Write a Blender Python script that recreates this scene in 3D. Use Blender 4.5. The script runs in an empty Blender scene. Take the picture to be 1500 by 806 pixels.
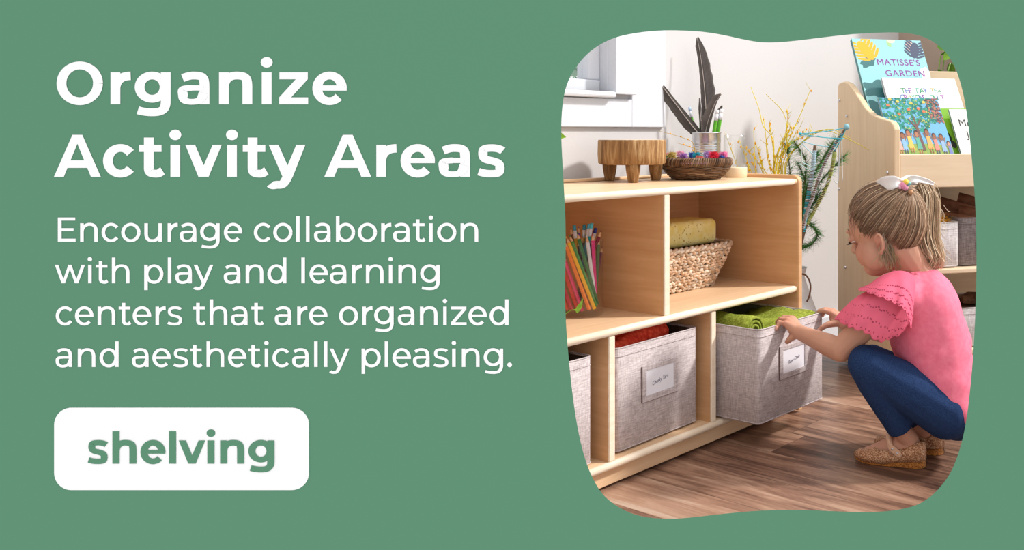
import bpy, bmesh, math, random
from mathutils import Vector, Matrix, noise
rnd = random.Random(7)
scene = bpy.context.scene
COL = scene.collection
PI = math.pi
H = 0.74                                   # eye height
FW = Vector((0.8140, 0.5808, 0.0)).normalized()   # viewing direction on the plan
RT = Vector((FW.y, -FW.x, 0.0))
FPX, CX, CY = 1400.0, 1126.0, 195.0

def C3(r, f, z):
    return FW * f + RT * r + Vector((0, 0, z))
def P(px, py, f):
    return C3((px - CX) / FPX * f, f, H - (py - CY) / FPX * f)

# ------------------------------------------------------------------ materials
def srgb(c):
    def t(u):
        u /= 255.0
        return u / 12.92 if u <= 0.04045 else ((u + 0.055) / 1.055) ** 2.4
    return (t(c[0]), t(c[1]), t(c[2]), 1.0)
MATS = {}
class NT:
    def __init__(s, name):
        s.m = bpy.data.materials.new(name); s.m.use_nodes = True
        s.t = s.m.node_tree; s.t.nodes.clear()
        s.out = s.n('ShaderNodeOutputMaterial'); s.b = s.n('ShaderNodeBsdfPrincipled')
        s.l(s.b.outputs[0], s.out.inputs[0])
    def n(s, kind, **kw):
        x = s.t.nodes.new(kind)
        for k, v in kw.items(): setattr(x, k, v)
        return x
    def l(s, a, b): s.t.links.new(a, b)
    def coord(s, scale=(1, 1, 1), rot=(0, 0, 0), kind='Object'):
        c = s.n('ShaderNodeTexCoord'); m = s.n('ShaderNodeMapping')
        m.inputs['Scale'].default_value = scale; m.inputs['Rotation'].default_value = rot
        s.l(c.outputs[kind], m.inputs[0]); return m.outputs[0]
    def noise(s, vec, scale=5, detail=3, rough=0.5, dist=0):
        x = s.n('ShaderNodeTexNoise'); x.inputs['Scale'].default_value = scale
        x.inputs['Detail'].default_value = detail; x.inputs['Roughness'].default_value = rough
        x.inputs['Distortion'].default_value = dist
        if vec is not None: s.l(vec, x.inputs['Vector'])
        return x.outputs[0]
    def ramp(s, fac, stops):
        x = s.n('ShaderNodeValToRGB'); e = x.color_ramp.elements
        while len(e) < len(stops): e.new(0.5)
        for i, (p, c) in enumerate(stops):
            e[i].position = p; e[i].color = srgb(c)
        s.l(fac, x.inputs[0]); return x.outputs[0]
    def math(s, op, a, b=None):
        x = s.n('ShaderNodeMath'); x.operation = op
        for i, v in enumerate((a, b)):
            if v is None: continue
            if isinstance(v, (int, float)): x.inputs[i].default_value = v
            else: s.l(v, x.inputs[i])
        return x.outputs[0]
    def mix(s, fac, a, b, blend='MIX'):
        x = s.n('ShaderNodeMix'); x.data_type = 'RGBA'; x.blend_type = blend
        for sock, v in ((x.inputs[0], fac), (x.inputs[6], a), (x.inputs[7], b)):
            if isinstance(v, (int, float)): sock.default_value = v
            elif isinstance(v, tuple): sock.default_value = v
            else: s.l(v, sock)
        return x.outputs[2]
    def bump(s, h, strength=0.3, dist=0.002):
        x = s.n('ShaderNodeBump'); x.inputs['Strength'].default_value = strength
        x.inputs['Distance'].default_value = dist; s.l(h, x.inputs['Height'])
        s.l(x.outputs[0], s.b.inputs['Normal'])
    def set(s, color=None, rough=0.6, spec=0.3, metal=0.0, trans=0.0, ior=1.45, sss=0.0):
        if color is not None:
            if isinstance(color, tuple): s.b.inputs['Base Color'].default_value = color
            else: s.l(color, s.b.inputs['Base Color'])
        s.b.inputs['Roughness'].default_value = rough
        s.b.inputs['Specular IOR Level'].default_value = spec
        s.b.inputs['Metallic'].default_value = metal
        s.b.inputs['Transmission Weight'].default_value = trans
        s.b.inputs['IOR'].default_value = ior
        return s.m
def mat_plain(name, rgb, rough=0.6, spec=0.3, vary=6, scale=40, metal=0.0):
    if name in MATS: return MATS[name]
    k = NT(name)
    n = k.noise(k.coord(), scale, 3)
    c = k.ramp(n, [(0.3, tuple(max(0, x - vary) for x in rgb)), (0.7, tuple(min(255, x + vary) for x in rgb))])
    MATS[name] = k.set(c, rough, spec, metal); return MATS[name]
def mat_vcol(name, rough=0.6, spec=0.3, bump=0.0, bscale=200, sss=0.0, metal=0.0):
    if name in MATS: return MATS[name]
    k = NT(name); a = k.n('ShaderNodeVertexColor'); a.layer_name = 'Col'
    c = a.outputs[0]
    n = k.noise(k.coord(), bscale, 3)
    c2 = k.mix(0.10, c, k.ramp(n, [(0.3, (90, 90, 90)), (0.7, (165, 165, 165))]), 'OVERLAY')
    if bump: k.bump(n, bump, 0.002)
    if sss:
        k.b.inputs['Subsurface Weight'].default_value = sss
        k.b.inputs['Subsurface Radius'].default_value = (1.0, 0.35, 0.2)
        k.b.inputs['Subsurface Scale'].default_value = 0.008
    MATS[name] = k.set(c2, rough, spec, metal); return MATS[name]
def mat_wood(name, light, dark, scale=(3, 3, 40), rough=0.42, rot=(0, 0, 0), spec=0.4):
    if name in MATS: return MATS[name]
    k = NT(name); v = k.coord(scale, rot)
    a = k.noise(v, 1.6, 5, 0.6, 0.6)
    c = k.ramp(a, [(0.25, dark), (0.5, tuple((x + y) // 2 for x, y in zip(light, dark))), (0.75, light)])
    k.bump(a, 0.05, 0.001)
    MATS[name] = k.set(c, rough, spec); return MATS[name]
def mat_fabric(name, light, dark, rough=0.9, s=620, inner=None):
    if name in MATS: return MATS[name]
    k = NT(name)
    a = k.noise(k.coord((1, 1, 0.09)), s, 2); b = k.noise(k.coord((0.09, 0.09, 1)), s, 2)
    m = k.math('ADD', k.math('MULTIPLY', a, 0.5), k.math('MULTIPLY', b, 0.5))
    c = k.ramp(m, [(0.36, dark), (0.62, light)])
    k.bump(m, 0.35, 0.0012)
    MATS[name] = k.set(c, rough, 0.1); return MATS[name]
def mat_glass(name, tint=(1, 1, 1, 1), rough=0.0):
    if name in MATS: return MATS[name]
    k = NT(name)
    tr = k.n('ShaderNodeBsdfTransparent'); gl = k.n('ShaderNodeBsdfGlossy'); gl.inputs['Roughness'].default_value = 0.03
    tr.inputs[0].default_value = (0.985, 0.99, 0.99, 1); lw = k.n('ShaderNodeLayerWeight'); lw.inputs['Blend'].default_value = 0.18
    mx = k.n('ShaderNodeMixShader'); k.l(k.math('ADD', k.math('MULTIPLY', lw.outputs['Facing'], 0.28), 0.015), mx.inputs[0])
    k.l(tr.outputs[0], mx.inputs[1]); k.l(gl.outputs[0], mx.inputs[2]); k.l(mx.outputs[0], k.out.inputs[0])
    MATS[name] = k.m; return MATS[name]

# ------------------------------------------------------------------ mesh building
def catmull(pts, n, closed=False):
    pts = [Vector(p) for p in pts]; out = []; m = len(pts)
    segs = m if closed else m - 1
    for k in range(n):
        t = k / n * segs if closed else k / (n - 1) * segs
        i = min(int(t), segs - 1); u = t - i
        if closed:
            a, b, c, d = pts[(i - 1) % m], pts[i % m], pts[(i + 1) % m], pts[(i + 2) % m]
        else:
            b, c = pts[i], pts[i + 1]
            a = pts[i - 1] if i > 0 else b * 2 - c
            d = pts[i + 2] if i + 2 < m else c * 2 - b
        out.append(0.5 * ((2 * b) + (c - a) * u + (2 * a - 5 * b + 4 * c - d) * u * u + (3 * b - a - 3 * c + d) * u ** 3))
    return out
def even(pts, n, closed=True):
    q = list(pts) + ([pts[0]] if closed else []); acc = [0.0]
    for a, b in zip(q, q[1:]): acc.append(acc[-1] + (b - a).length)
    out = []; j = 0; m = n if closed else n - 1
    for i in range(n):
        d = acc[-1] * i / m
        while j < len(acc) - 2 and acc[j + 1] < d: j += 1
        out.append(q[j].lerp(q[j + 1], (d - acc[j]) / max(1e-9, acc[j + 1] - acc[j])))
    return out
ROOTM = {}
class MB:
    def __init__(s): s.v = []; s.f = []; s.sm = []; s.mi = []; s.c = []
    def add(s, vs, fs, smooth=False, mat=0, col=(1, 1, 1)):
        o = len(s.v); s.v += [Vector(p) for p in vs]
        s.f += [tuple(i + o for i in f) for f in fs]
        s.sm += [smooth] * len(fs); s.mi += [mat] * len(fs)
        if col and isinstance(col, list): s.c += col
        else: s.c += [col] * len(vs)
        return s
    def box(s, x0, x1, y0, y1, z0, z1, M=None, mat=0, col=(1, 1, 1)):
        vs = [Vector((x, y, z)) for z in (z0, z1) for y in (y0, y1) for x in (x0, x1)]
        if M is not None: vs = [M @ p for p in vs]
        return s.add(vs, [(0, 2, 3, 1), (4, 5, 7, 6), (0, 1, 5, 4), (2, 6, 7, 3), (0, 4, 6, 2), (1, 3, 7, 5)], False, mat, col)
    def tube(s, pts, r, n=8, cap=True, mat=0, col=(1, 1, 1), smooth=True, closed=False, flat=None):
        pts = [Vector(p) for p in pts]; m = len(pts)
        rr = r if isinstance(r, (list, tuple)) else [r] * m
        ts = []
        for i in range(m):
            a = pts[(i - 1) % m] if (closed or i > 0) else pts[i]
            b = pts[(i + 1) % m] if (closed or i < m - 1) else pts[i]
            t = b - a
            ts.append(t.normalized() if t.length > 1e-9 else Vector((0, 0, 1)))
        up = Vector((0, 0, 1)) if abs(ts[0].z) < 0.9 else Vector((1, 0, 0))
        nn = (up - ts[0] * up.dot(ts[0])).normalized()
        vs = []; cols = []
        for i in range(m):
            nn = nn - ts[i] * nn.dot(ts[i])
            nn = nn.normalized() if nn.length > 1e-6 else ts[i].orthogonal().normalized()
            bb = ts[i].cross(nn)
            for k in range(n):
                a = 2 * PI * k / n
                vs.append(pts[i] + (nn * math.cos(a) + bb * math.sin(a) * (flat or 1)) * rr[i])
                cols.append(col[i] if isinstance(col, list) else col)
        fs = []
        for i in range(m if closed else m - 1):
            j = (i + 1) % m
            for k in range(n):
                k2 = (k + 1) % n
                fs.append((i * n + k, i * n + k2, j * n + k2, j * n + k))
        if cap and not closed:
            fs.append(tuple(range(n - 1, -1, -1))); fs.append(tuple((m - 1) * n + k for k in range(n)))
        return s.add(vs, fs, smooth, mat, cols)
    def lathe(s, prof, c=(0, 0, 0), n=32, M=None, mat=0, col=(1, 1, 1), wob=None, smooth=True):
        vs = []; fs = []; c = Vector(c)
        for i, (r, z) in enumerate(prof):
            for k in range(n):
                a = 2 * PI * k / n
                q = r * (wob(a, z) if wob else 1)
                p = Vector((q * math.cos(a), q * math.sin(a), z))
                vs.append((M @ p if M is not None else p) + c)
        for i in range(len(prof) - 1):
            for k in range(n):
                k2 = (k + 1) % n
                fs.append((i * n + k, i * n + k2, (i + 1) * n + k2, (i + 1) * n + k))
        if prof[0][0] > 1e-6: fs.append(tuple(range(n - 1, -1, -1)))
        if prof[-1][0] > 1e-6: fs.append(tuple((len(prof) - 1) * n + k for k in range(n)))
        return s.add(vs, fs, smooth, mat, col)
    def ell(s, c, rad, M=None, nu=20, nv=12, mat=0, col=(1, 1, 1)):
        if isinstance(rad, (int, float)): rad = (rad,) * 3
        c = Vector(c); vs = []; fs = []
        for i in range(nv + 1):
            th = PI * i / nv
            for k in range(nu):
                a = 2 * PI * k / nu
                p = Vector((rad[0] * math.sin(th) * math.cos(a), rad[1] * math.sin(th) * math.sin(a), rad[2] * math.cos(th)))
                vs.append((M @ p if M is not None else p) + c)
        for i in range(nv):
            for k in range(nu):
                k2 = (k + 1) % nu
                fs.append((i * nu + k, (i + 1) * nu + k, (i + 1) * nu + k2, i * nu + k2))
        return s.add(vs, fs, True, mat, col)
    def limb(s, pts, rad, n=14):
        s.tube(pts, list(rad), n)
        for p, r in zip(pts, rad): s.ell(p, r * 1.0, nu=14, nv=10)
        return s
    def grid(s, rows, closed=False, smooth=True, mat=0, col=(1, 1, 1)):
        n = len(rows[0]); vs = [p for r in rows for p in r]; fs = []
        for i in range(len(rows) - 1):
            for k in range(n if closed else n - 1):
                k2 = (k + 1) % n
                fs.append((i * n + k, i * n + k2, (i + 1) * n + k2, (i + 1) * n + k))
        return s.add(vs, fs, smooth, mat, col)
    def prism(s, poly, t0, t1, fn, mat=0, col=(1, 1, 1)):
        """poly 2d, fn(a,b,t)->world"""
        n = len(poly)
        vs = [fn(a, b, t0) for a, b in poly] + [fn(a, b, t1) for a, b in poly]
        fs = [tuple(range(n - 1, -1, -1)), tuple(range(n, 2 * n))] + [(k, (k + 1) % n, n + (k + 1) % n, n + k) for k in range(n)]
        return s.add(vs, fs, False, mat, col)
    def build(s, name, mats, parent=None, bevel=0, seg=2, loc=None, solid=0, subd=0, vcol=True, fix=True):
        me = bpy.data.meshes.new(name)
        o = bpy.data.objects.new(name, me)
        if parent is not None:
            Mi = ROOTM[parent.name]; inv = Mi.inverted(); vs = [inv @ p for p in s.v]; o.parent = parent
            ROOTM[o.name] = Mi
        else:
            L = Vector(loc) if loc is not None else Vector((0, 0, 0))
            o.location = L; vs = [p - L for p in s.v]; ROOTM[o.name] = Matrix.Translation(L)
        me.from_pydata(vs, [], s.f)
        if not isinstance(mats, (list, tuple)): mats = [mats]
        for m in mats: me.materials.append(m)
        for p, sm, mi in zip(me.polygons, s.sm, s.mi): p.use_smooth = sm; p.material_index = mi
        if vcol:
            at = me.color_attributes.new('Col', 'FLOAT_COLOR', 'POINT')
            for i, c in enumerate(s.c): at.data[i].color = (c[0], c[1], c[2], 1)
        if fix:
            bm = bmesh.new(); bm.from_mesh(me); bmesh.ops.recalc_face_normals(bm, faces=bm.faces); bm.to_mesh(me); bm.free()
        COL.objects.link(o)
        if bevel:
            b = o.modifiers.new('Bevel', 'BEVEL'); b.width = bevel; b.segments = seg; b.limit_method = 'ANGLE'; b.angle_limit = 0.6
        if solid:
            q = o.modifiers.new('Solidify', 'SOLIDIFY'); q.thickness = solid; q.offset = 0
        if subd:
            q = o.modifiers.new('Subdivision', 'SUBSURF'); q.levels = subd; q.render_levels = subd
        return o
def remesh(mb, name, mat, parent=None, voxel=0.003, it=4, colfn=None, disp=None, loc=None):
    """fuse overlapping closed shapes into one continuous smooth surface"""
    tmp = bpy.data.meshes.new('tmp'); tmp.from_pydata(mb.v, [], mb.f)
    to = bpy.data.objects.new('tmp', tmp); COL.objects.link(to)
    bm = bmesh.new(); bm.from_mesh(tmp); bmesh.ops.recalc_face_normals(bm, faces=bm.faces); bm.to_mesh(tmp); bm.free()
    m = to.modifiers.new('r', 'REMESH'); m.mode = 'VOXEL'; m.voxel_size = voxel
    m = to.modifiers.new('s', 'SMOOTH'); m.factor = 0.5; m.iterations = it
    dg = bpy.context.evaluated_depsgraph_get()
    me = bpy.data.meshes.new_from_object(to.evaluated_get(dg))
    bpy.data.objects.remove(to); bpy.data.meshes.remove(tmp)
    q = MB(); q.v = [v.co.copy() for v in me.vertices]
    if disp:
        nm = [v.normal.copy() for v in me.vertices]
        q.v = [p + n * disp(p, n) for p, n in zip(q.v, nm)]
    q.f = [tuple(p.vertices) for p in me.polygons]; q.sm = [True] * len(q.f); q.mi = [0] * len(q.f)
    q.c = [colfn(p) for p in q.v] if colfn else [(1, 1, 1)] * len(q.v)
    bpy.data.meshes.remove(me)
    return q.build(name, mat, parent, loc=loc, fix=False)
def tag(o, label=None, cat=None, group=None, kind=None):
    for k, v in (('label', label), ('category', cat), ('group', group), ('kind', kind)):
        if v: o[k] = v
    return o
def thing(name, label, cat, loc, rz=0.0, group=None):
    o = bpy.data.objects.new(name, None); o.location = loc; o.rotation_euler = (0, 0, rz)
    o.empty_display_size = 0.05
    COL.objects.link(o); ROOTM[o.name] = Matrix.Translation(Vector(loc)) @ Matrix.Rotation(rz, 4, 'Z')
    return tag(o, label, cat, group)
def dup(o, parent=None, M=None):
    c = o.copy(); COL.objects.link(c)
    if parent is not None: c.parent = parent
    ROOTM[c.name] = ROOTM[o.name]
    for ch in [x for x in bpy.data.objects if x.parent == o]: dup(ch, c)
    return c
def struct(o): o['kind'] = 'structure'; return o
def text_mb(body, size, fn, shear=0.0, align='LEFT', col=(0, 0, 0), mb=None, space=1.0):
    """small writing from the built-in face; fn(x,y)->world"""
    cu = bpy.data.curves.new('t', 'FONT'); cu.body = body; cu.size = size; cu.shear = shear; cu.align_x = align
    cu.space_character = space; cu.resolution_u = 4
    to = bpy.data.objects.new('t', cu); COL.objects.link(to)
    dg = bpy.context.evaluated_depsgraph_get()
    me = bpy.data.meshes.new_from_object(to.evaluated_get(dg))
    mb = mb or MB()
    mb.add([fn(v.co.x, v.co.y) for v in me.vertices], [tuple(p.vertices) for p in me.polygons], False, 0, col)
    bpy.data.objects.remove(to); bpy.data.curves.remove(cu); bpy.data.meshes.remove(me)
    return mb
# ------------------------------------------------------------------ camera, light, world
cam = bpy.data.cameras.new('camera'); co = bpy.data.objects.new('camera', cam); COL.objects.link(co)
co.location = (0, 0, H); co.rotation_euler = (PI / 2, 0, math.atan2(-FW.x, FW.y))
cam.sensor_width = 36; cam.lens = FPX / 1500 * 36; cam.sensor_fit = 'HORIZONTAL'
cam.shift_x = (750 - CX) / 1500; cam.shift_y = (CY - 403) / 1500; cam.clip_start = 0.05
scene.camera = co
scene.view_settings.view_transform = 'Standard'; scene.view_settings.look = 'None'
scene.view_settings.exposure = 0.0
w = bpy.data.worlds.new('world'); scene.world = w; w.use_nodes = True
w.node_tree.nodes['Background'].inputs[0].default_value = (1, 1, 1, 1)
w.node_tree.nodes['Background'].inputs[1].default_value = 1.0
sun = bpy.data.lights.new('sun', 'SUN'); so = bpy.data.objects.new('sun', sun); COL.objects.link(so)
sun.energy = 3.8; sun.angle = math.radians(5.0); sun.color = (1.0, 0.965, 0.92)
sd = (RT * 0.86 + FW * 0.12 + Vector((0, 0, 0.70))).normalized()
so.rotation_euler = (-sd).to_track_quat('-Z', 'Y').to_euler(); so.location = sd * 6

def area(name, loc, to, size, power, col=(1, 1, 1), sy=None):
    l = bpy.data.lights.new(name, 'AREA'); l.energy = power; l.size = size; l.color = col
    if sy: l.shape = 'RECTANGLE'; l.size_y = sy
    o = bpy.data.objects.new(name, l); COL.objects.link(o); o.location = loc; o.rotation_euler = (Vector(to) - Vector(loc)).to_track_quat('-Z', 'Y').to_euler(); return o
area('overhead_fill', C3(.35, 2.75, 2.36), C3(.35, 2.75, 0), 1.6, 15, (1, .985, .97))  # added overhead fill to brighten the room
area('front_fill', C3(.15, 1.62, 1.75), C3(.0, 2.8, .5), 1.4, 4, (1, .985, .97), .5)  # added fill, hidden behind the green wall above the opening

# ------------------------------------------------------------------ green wall with the wavy opening
WF = 1.5
def W2(px, py, t=0.0):                     # a point of the green wall's face (px: drawing units of its layout)
    return C3((px - CX) / FPX * WF, WF - t, H - (py - CY) / FPX * WF)
M_green = mat_plain('green_paint', (98, 147, 119), 1.0, 0.0, 0, 30)
M_white = mat_plain('white_vinyl', (255, 255, 255), 1.0, 0.0, 0, 30)
HOLE = [(975,44.5),(1013,45.3),(1036,47.5),(1058,51),(1088,57.5),(1109,61.2),(1126,62.2),(1150,61.2),(1180,58),(1215,53.7),(1250,50),(1285,48),(1315,47.6),(1338,50),
 (1357,56),(1374,66),(1388,80),(1399,99),(1407,122),(1413,148),(1418.5,184),(1422.5,222),(1426,262),(1428.8,305),(1430,345),(1430.3,390),(1429.6,430),(1428,475),(1425,525),
 (1420.5,575),(1416,612),(1410,643),(1402,670),(1391.5,694),(1377,714),(1360,730),(1340,741),(1315,747),(1290,749.8),(1262,750.5),(1230,749.5),(1195,748),(1160,747.2),(1125,747.8),(1090,750),(1050,754),(1015,758),
 (990,760),(968,759.8),(945,757.5),(922,751),(900,739),(882,723),(868,700),(857,672),(848,636),(841,595),(835,545),(830.5,495),(828,450),(827.6,420),(828.3,385),(828.6,350),(827.8,310),(825.5,265),(823,220),(822.2,190),
 (823.5,160),(827.5,134),(835,113),(845,97),(859,80.5),(879.5,65),(905,54),(939,47.3)]
pts = catmull([(x, y, 0) for x, y in HOLE], 240, True)
cen = Vector((1126, 400, 0))
mb = MB(); n = len(pts)
X0, X1, Y0, Y1 = -420.0, 1850.0, -1100.0, 195 + H / WF * FPX
def outer(d):
    t = 1e9
    if d.x > 1e-9: t = min(t, (X1 - cen.x) / d.x)
    if d.x < -1e-9: t = min(t, (X0 - cen.x) / d.x)
    if d.y > 1e-9: t = min(t, (Y1 - cen.y) / d.y)
    if d.y < -1e-9: t = min(t, (Y0 - cen.y) / d.y)
    return cen + d * t
dirs = [(p - cen).normalized() for p in pts]
for cx_, cy_ in ((X0, Y0), (X1, Y0), (X1, Y1), (X0, Y1)):       # keep the corners
    d = (Vector((cx_, cy_, 0)) - cen).normalized(); k = max(range(n), key=lambda i: dirs[i].dot(d)); dirs[k] = d
outs = [outer(d) for d in dirs]
back = [p + (p - cen).normalized() * 22 for p in pts]
rows = [[W2(p.x, p.y, -0.02) for p in outs], [W2(p.x, p.y) for p in outs], [W2(p.x, p.y) for p in pts], [W2(p.x, p.y, -0.02) for p in back], [W2(p.x, p.y, -0.02) for p in outs]]
mb.grid(rows, closed=True, smooth=False)
mb.mi = [1 if i >= 2 * n else 0 for i in range(len(mb.f))]
struct(mb.build('wall_front', [M_green, mat_plain('white_bounce_back', (232, 232, 232), .9, .1, 1)], loc=C3(0, WF, 0)))  # unseen back made white to bounce neutral fill into the room

# ------------------------------------------------------------------ lettering
class Pen:
    def __init__(s, mb, x, base, em, bold, t):
        s.mb, s.x, s.b, s.em, s.t = mb, x, base, em, t
        s.sv, s.sh, s.bar, s.xc = (0.163, 0.130, 0.088, 0.014) if bold else (0.102, 0.084, 0.070, 0.0)
        s.bold = bold
    def q(s, u, v): return W2(s.x + u * s.em, s.b - v * s.em, s.t)
    def poly(s, *p):
        s.t += 2e-5; s.mb.add([s.q(*a) for a in p], [tuple(range(len(p)))])
    def rect(s, x0, x1, y0, y1): s.poly((x0, y0), (x1, y0), (x1, y1), (x0, y1))
    def path(s, pts, sv=None, sh=None):
        sv = sv or s.sv; sh = sh or s.sh; L = []; R = []
        m = len(pts)
        for i in range(m):
            a = pts[max(0, i - 1)]; b = pts[min(m - 1, i + 1)]
            dx, dy = b[0] - a[0], b[1] - a[1]; l = math.hypot(dx, dy) or 1
            nx, ny = -dy / l, dx / l
            hw = 0.5 * math.sqrt((sv * nx) ** 2 + (sh * ny) ** 2)
            L.append((pts[i][0] + nx * hw, pts[i][1] + ny * hw)); R.append((pts[i][0] - nx * hw, pts[i][1] - ny * hw))
        s.t += 3e-5
        for i in range(m - 1):
            s.t += 3e-6; s.mb.add([s.q(*L[i]), s.q(*R[i]), s.q(*R[i + 1]), s.q(*L[i + 1])], [(0, 1, 2, 3)])
    def arc(s, cx, cy, rx, ry, a0, a1, sv=None, sh=None, n=40):
        sv_ = sv or s.sv; sh_ = sh or s.sh
        s.path([(cx + (rx - sv_ / 2) * math.cos(math.radians(a0 + (a1 - a0) * i / n)), cy + (ry - sh_ / 2) * math.sin(math.radians(a0 + (a1 - a0) * i / n))) for i in range(n + 1)], sv, sh)
    def bez(s, *p, n=14):
        out = []
        for k in range(0, len(p) - 3, 3):
            a, b, c, d = p[k:k + 4]
            for i in range(n + 1):
                t = i / n; u = 1 - t
                out.append(tuple(u**3*a[j] + 3*u*u*t*b[j] + 3*u*t*t*c[j] + t**3*d[j] for j in (0, 1)))
        return out
    def dot(s, cx, cy, rx, ry=None):
        ry = ry or rx
        s.poly(*[(cx + rx * math.cos(2 * PI * k / 24), cy + ry * math.sin(2 * PI * k / 24)) for k in range(24)])
    def glyph(s, ch):
        B = s.bold; v, h, X = s.sv, s.sh, 0.534
        Wd = dict(O=.771, r=.336, g=.599, a=.514, n=.554, i=.164, z=.482, e=.573, A=.782, c=.545, t=.412, v=.607, y=.612, s=.486, h=.554, l=.164) if B else \
             dict(E=.515, n=.512, c=.507, o=.557, u=.507, r=.293, a=.472, g=.565, e=.535, w=.875, i=.102, t=.36, h=.512, p=.556, l=.102, y=.57, d=.550, s=.455, b=.556, z=.45)
        W = Wd.get(ch, .138)
        ov = 0.012
        if ch == 'O': s.arc(W/2, .35, W/2, .363, 0, 360, n=64)
        elif ch == 'o': s.arc(W/2, X/2, W/2, X/2 + ov, 0, 360, n=56)
        elif ch in 'bp':
            s.rect(0, v, -.198 if ch == 'p' else 0, X if ch == 'p' else .745)
            s.arc(W/2 + .01, X/2, W/2 - .01, X/2 + ov, 0, 360, n=56)
        elif ch == 'd':
            s.rect(W - v, W, 0, .745); s.arc(W/2 - .01, X/2, W/2 - .01, X/2 + ov, 0, 360, n=56)
        elif ch == 'g':
            lo = .028 if B else .022
            s.arc(W/2 - .01, (X + ov + lo)/2, W/2 - .01, (X + ov - lo)/2, 0, 360, n=56)
            yb = -.198 + h/2
            s.rect(W - v, W, .03, X)
            e0 = (.055, -.098) if B else (.05, -.128)
            s.path(s.bez((W - v/2, .06), (W - v/2, -.08 if B else -.10), (W*.78, yb), (W*.49, yb), (W*.36, yb), (W*.20, yb + .012), e0))
        elif ch == 'a':
            s.rect(W - v, W, 0, .30)
            yt = X + ov - h/2
            s.path(s.bez((.068 if B else .055, .437 if B else .440), (W*.24, yt - .022), (W*.36, yt), (W*.48, yt), (W*.80, yt), (W - v/2, .45), (W - v/2, .285)))
            yb = .318 - s.bar/2
            s.rect(W*.42, W - v*.6, yb - s.bar/2, yb + s.bar/2)
            by = -ov + h*.42
            s.path(s.bez((W*.44, yb), (W*.02 + v*.2, yb), (v*.40, .23), (v*.47, .15), (v*.47, .06), (W*.28, by), (W*.42, by), (W*.62, by), (W - v*.8, .06), (W - v*.6, .19)), sh=s.bar*1.1)
        elif ch in 'nh':
            s.rect(0, v, 0, X if ch == 'n' else .745)
            yt = X + ov - h/2
            s.path(s.bez((v/2, .27), (v/2, .42), (W*.32, yt), (W*.53, yt), (W*.82, yt), (W - v/2, .43), (W - v/2, .28)))
            s.rect(W - v, W, 0, .285)
        elif ch == 'u':
            yb = -ov + h/2
            s.rect(0, v, .25, X); s.rect(W - v, W, 0, X)
            s.path(s.bez((v/2, .26), (v/2, .10), (W*.18, yb), (W*.47, yb), (W*.68, yb), (W - v/2, .11), (W - v/2, .26)))
        elif ch == 'r':
            s.rect(0, v, 0, X); e = .142 if B else .105
            s.path(s.bez((v/2, .25), (v/2, .40), (W*.55, X + ov - e/2), (W, X + ov - e/2)), sh=e)
        elif ch == 'c':
            s.arc(W/2 + .018, X/2, W/2 + .018, X/2 + ov, 38, 322, n=56)
        elif ch == 'e':
            s.arc(W/2, X/2, W/2, X/2 + ov, -3, 318 if B else 316, n=60)
            yb = X/2 + (.005 if B else .006)
            s.rect(v*.6, W - v*.25, yb - s.bar/2, yb + s.bar/2); s.rect(W - v*.8, W - .001, yb - s.bar/2, yb + .02)
        elif ch == 's':
            yt, yb = X + ov - h/2, -ov + h/2
            k = [(W - .055, .432 if B else .455), (W*.52, yt), (v*.62 if B else v*.72, .385 if B else .392), (W*.5, X/2 + .002), (W - v*.62 if B else W - v*.6, .148 if B else .140), (W*.46, yb), (.030, .088 if B else .075)]
            pp = s.bez(k[0], (W*.80, yt - .012), (W*.64, yt), k[1], (W*.22, yt), (k[2][0], .455), k[2], (k[2][0], .29), (W*.35, .285), k[3], (W*.68, .245), (k[4][0], .235), k[4], (k[4][0], .06), (W*.72, yb), k[5], (W*.28, yb), (W*.15, yb + .02), k[6])
            s.path(pp, sv=v*.95, sh=h*.95)
        elif ch == 't':
            x0 = .082 if B else .088; tv = v if B else v
            cw = .375 if B else .338
            s.rect(x0, x0 + v, .13, .655 if B else .645); s.rect(0, cw, X - (.118 if B else .082), X)
            s.path(s.bez((x0 + v/2, .15), (x0 + v/2, .06), (x0 + v*.8, -ov + h/2), (x0 + v*.5 + .13, -ov + h/2), (x0 + v*.5 + .17, -ov + h/2), (W - .06, .01 + h/2), (W - .018, .035 + h/2)))
        elif ch in 'il':
            s.rect(0, v, 0, X if ch == 'i' else .745)
            if ch == 'i':
                if B: s.dot(v/2, .700, .100, .088)
                else: s.dot(v/2, .697, .066, .063)
        elif ch == 'v':
            s.poly((0, X), (v, X), (W/2, .175), (W - v, X), (W, X), (W/2 + v*.5, 0), (W/2 - v*.5, 0)) if False else None
            s.poly((0, X), (v*1.0, X), (W/2 + .085, 0), (W/2 - .085, 0)); s.poly((W - v*.93, X), (W, X), (W/2 + .085, 0), (W/2 - .08, 0))
        elif ch == 'y':
            a = v*1.0 if B else v*1.05
            cx_ = W/2 + .01
            hw = .085 if B else .052
            s.poly((0, X), (a, X), (cx_ + hw, 0), (cx_ - hw, 0))
            s.poly((W - a*.93, X), (W, X), (cx_ + hw*.95, -.01), (cx_ - hw, -.005))
            s.path(s.bez((cx_ + .005, .02), (cx_ - .07, -.155), (W*.33, -.195 + h/2), (W*.24, -.197 + h/2), (W*.17, -.197 + h/2), (W*.10, -.16), (.03, -.115)))
        elif ch == 'w':
            a = v*1.0
            s.poly((0, X), (a, X), (.295, 0), (.195, 0)); s.poly((W/2 - .045, X), (W/2 + .045, X), (.295, 0), (.205, 0))
            s.poly((W - a, X), (W, X), (W - .195, 0), (W - .295, 0)); s.poly((W/2 - .045, X), (W/2 + .045, X), (W - .205, 0), (W - .295, 0))
        elif ch == 'z':
            b_ = .116 if B else .080
            s.rect(.004, W - .006, X - b_, X); s.rect(0, W, 0, b_)
            d = .20 if B else .125
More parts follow.
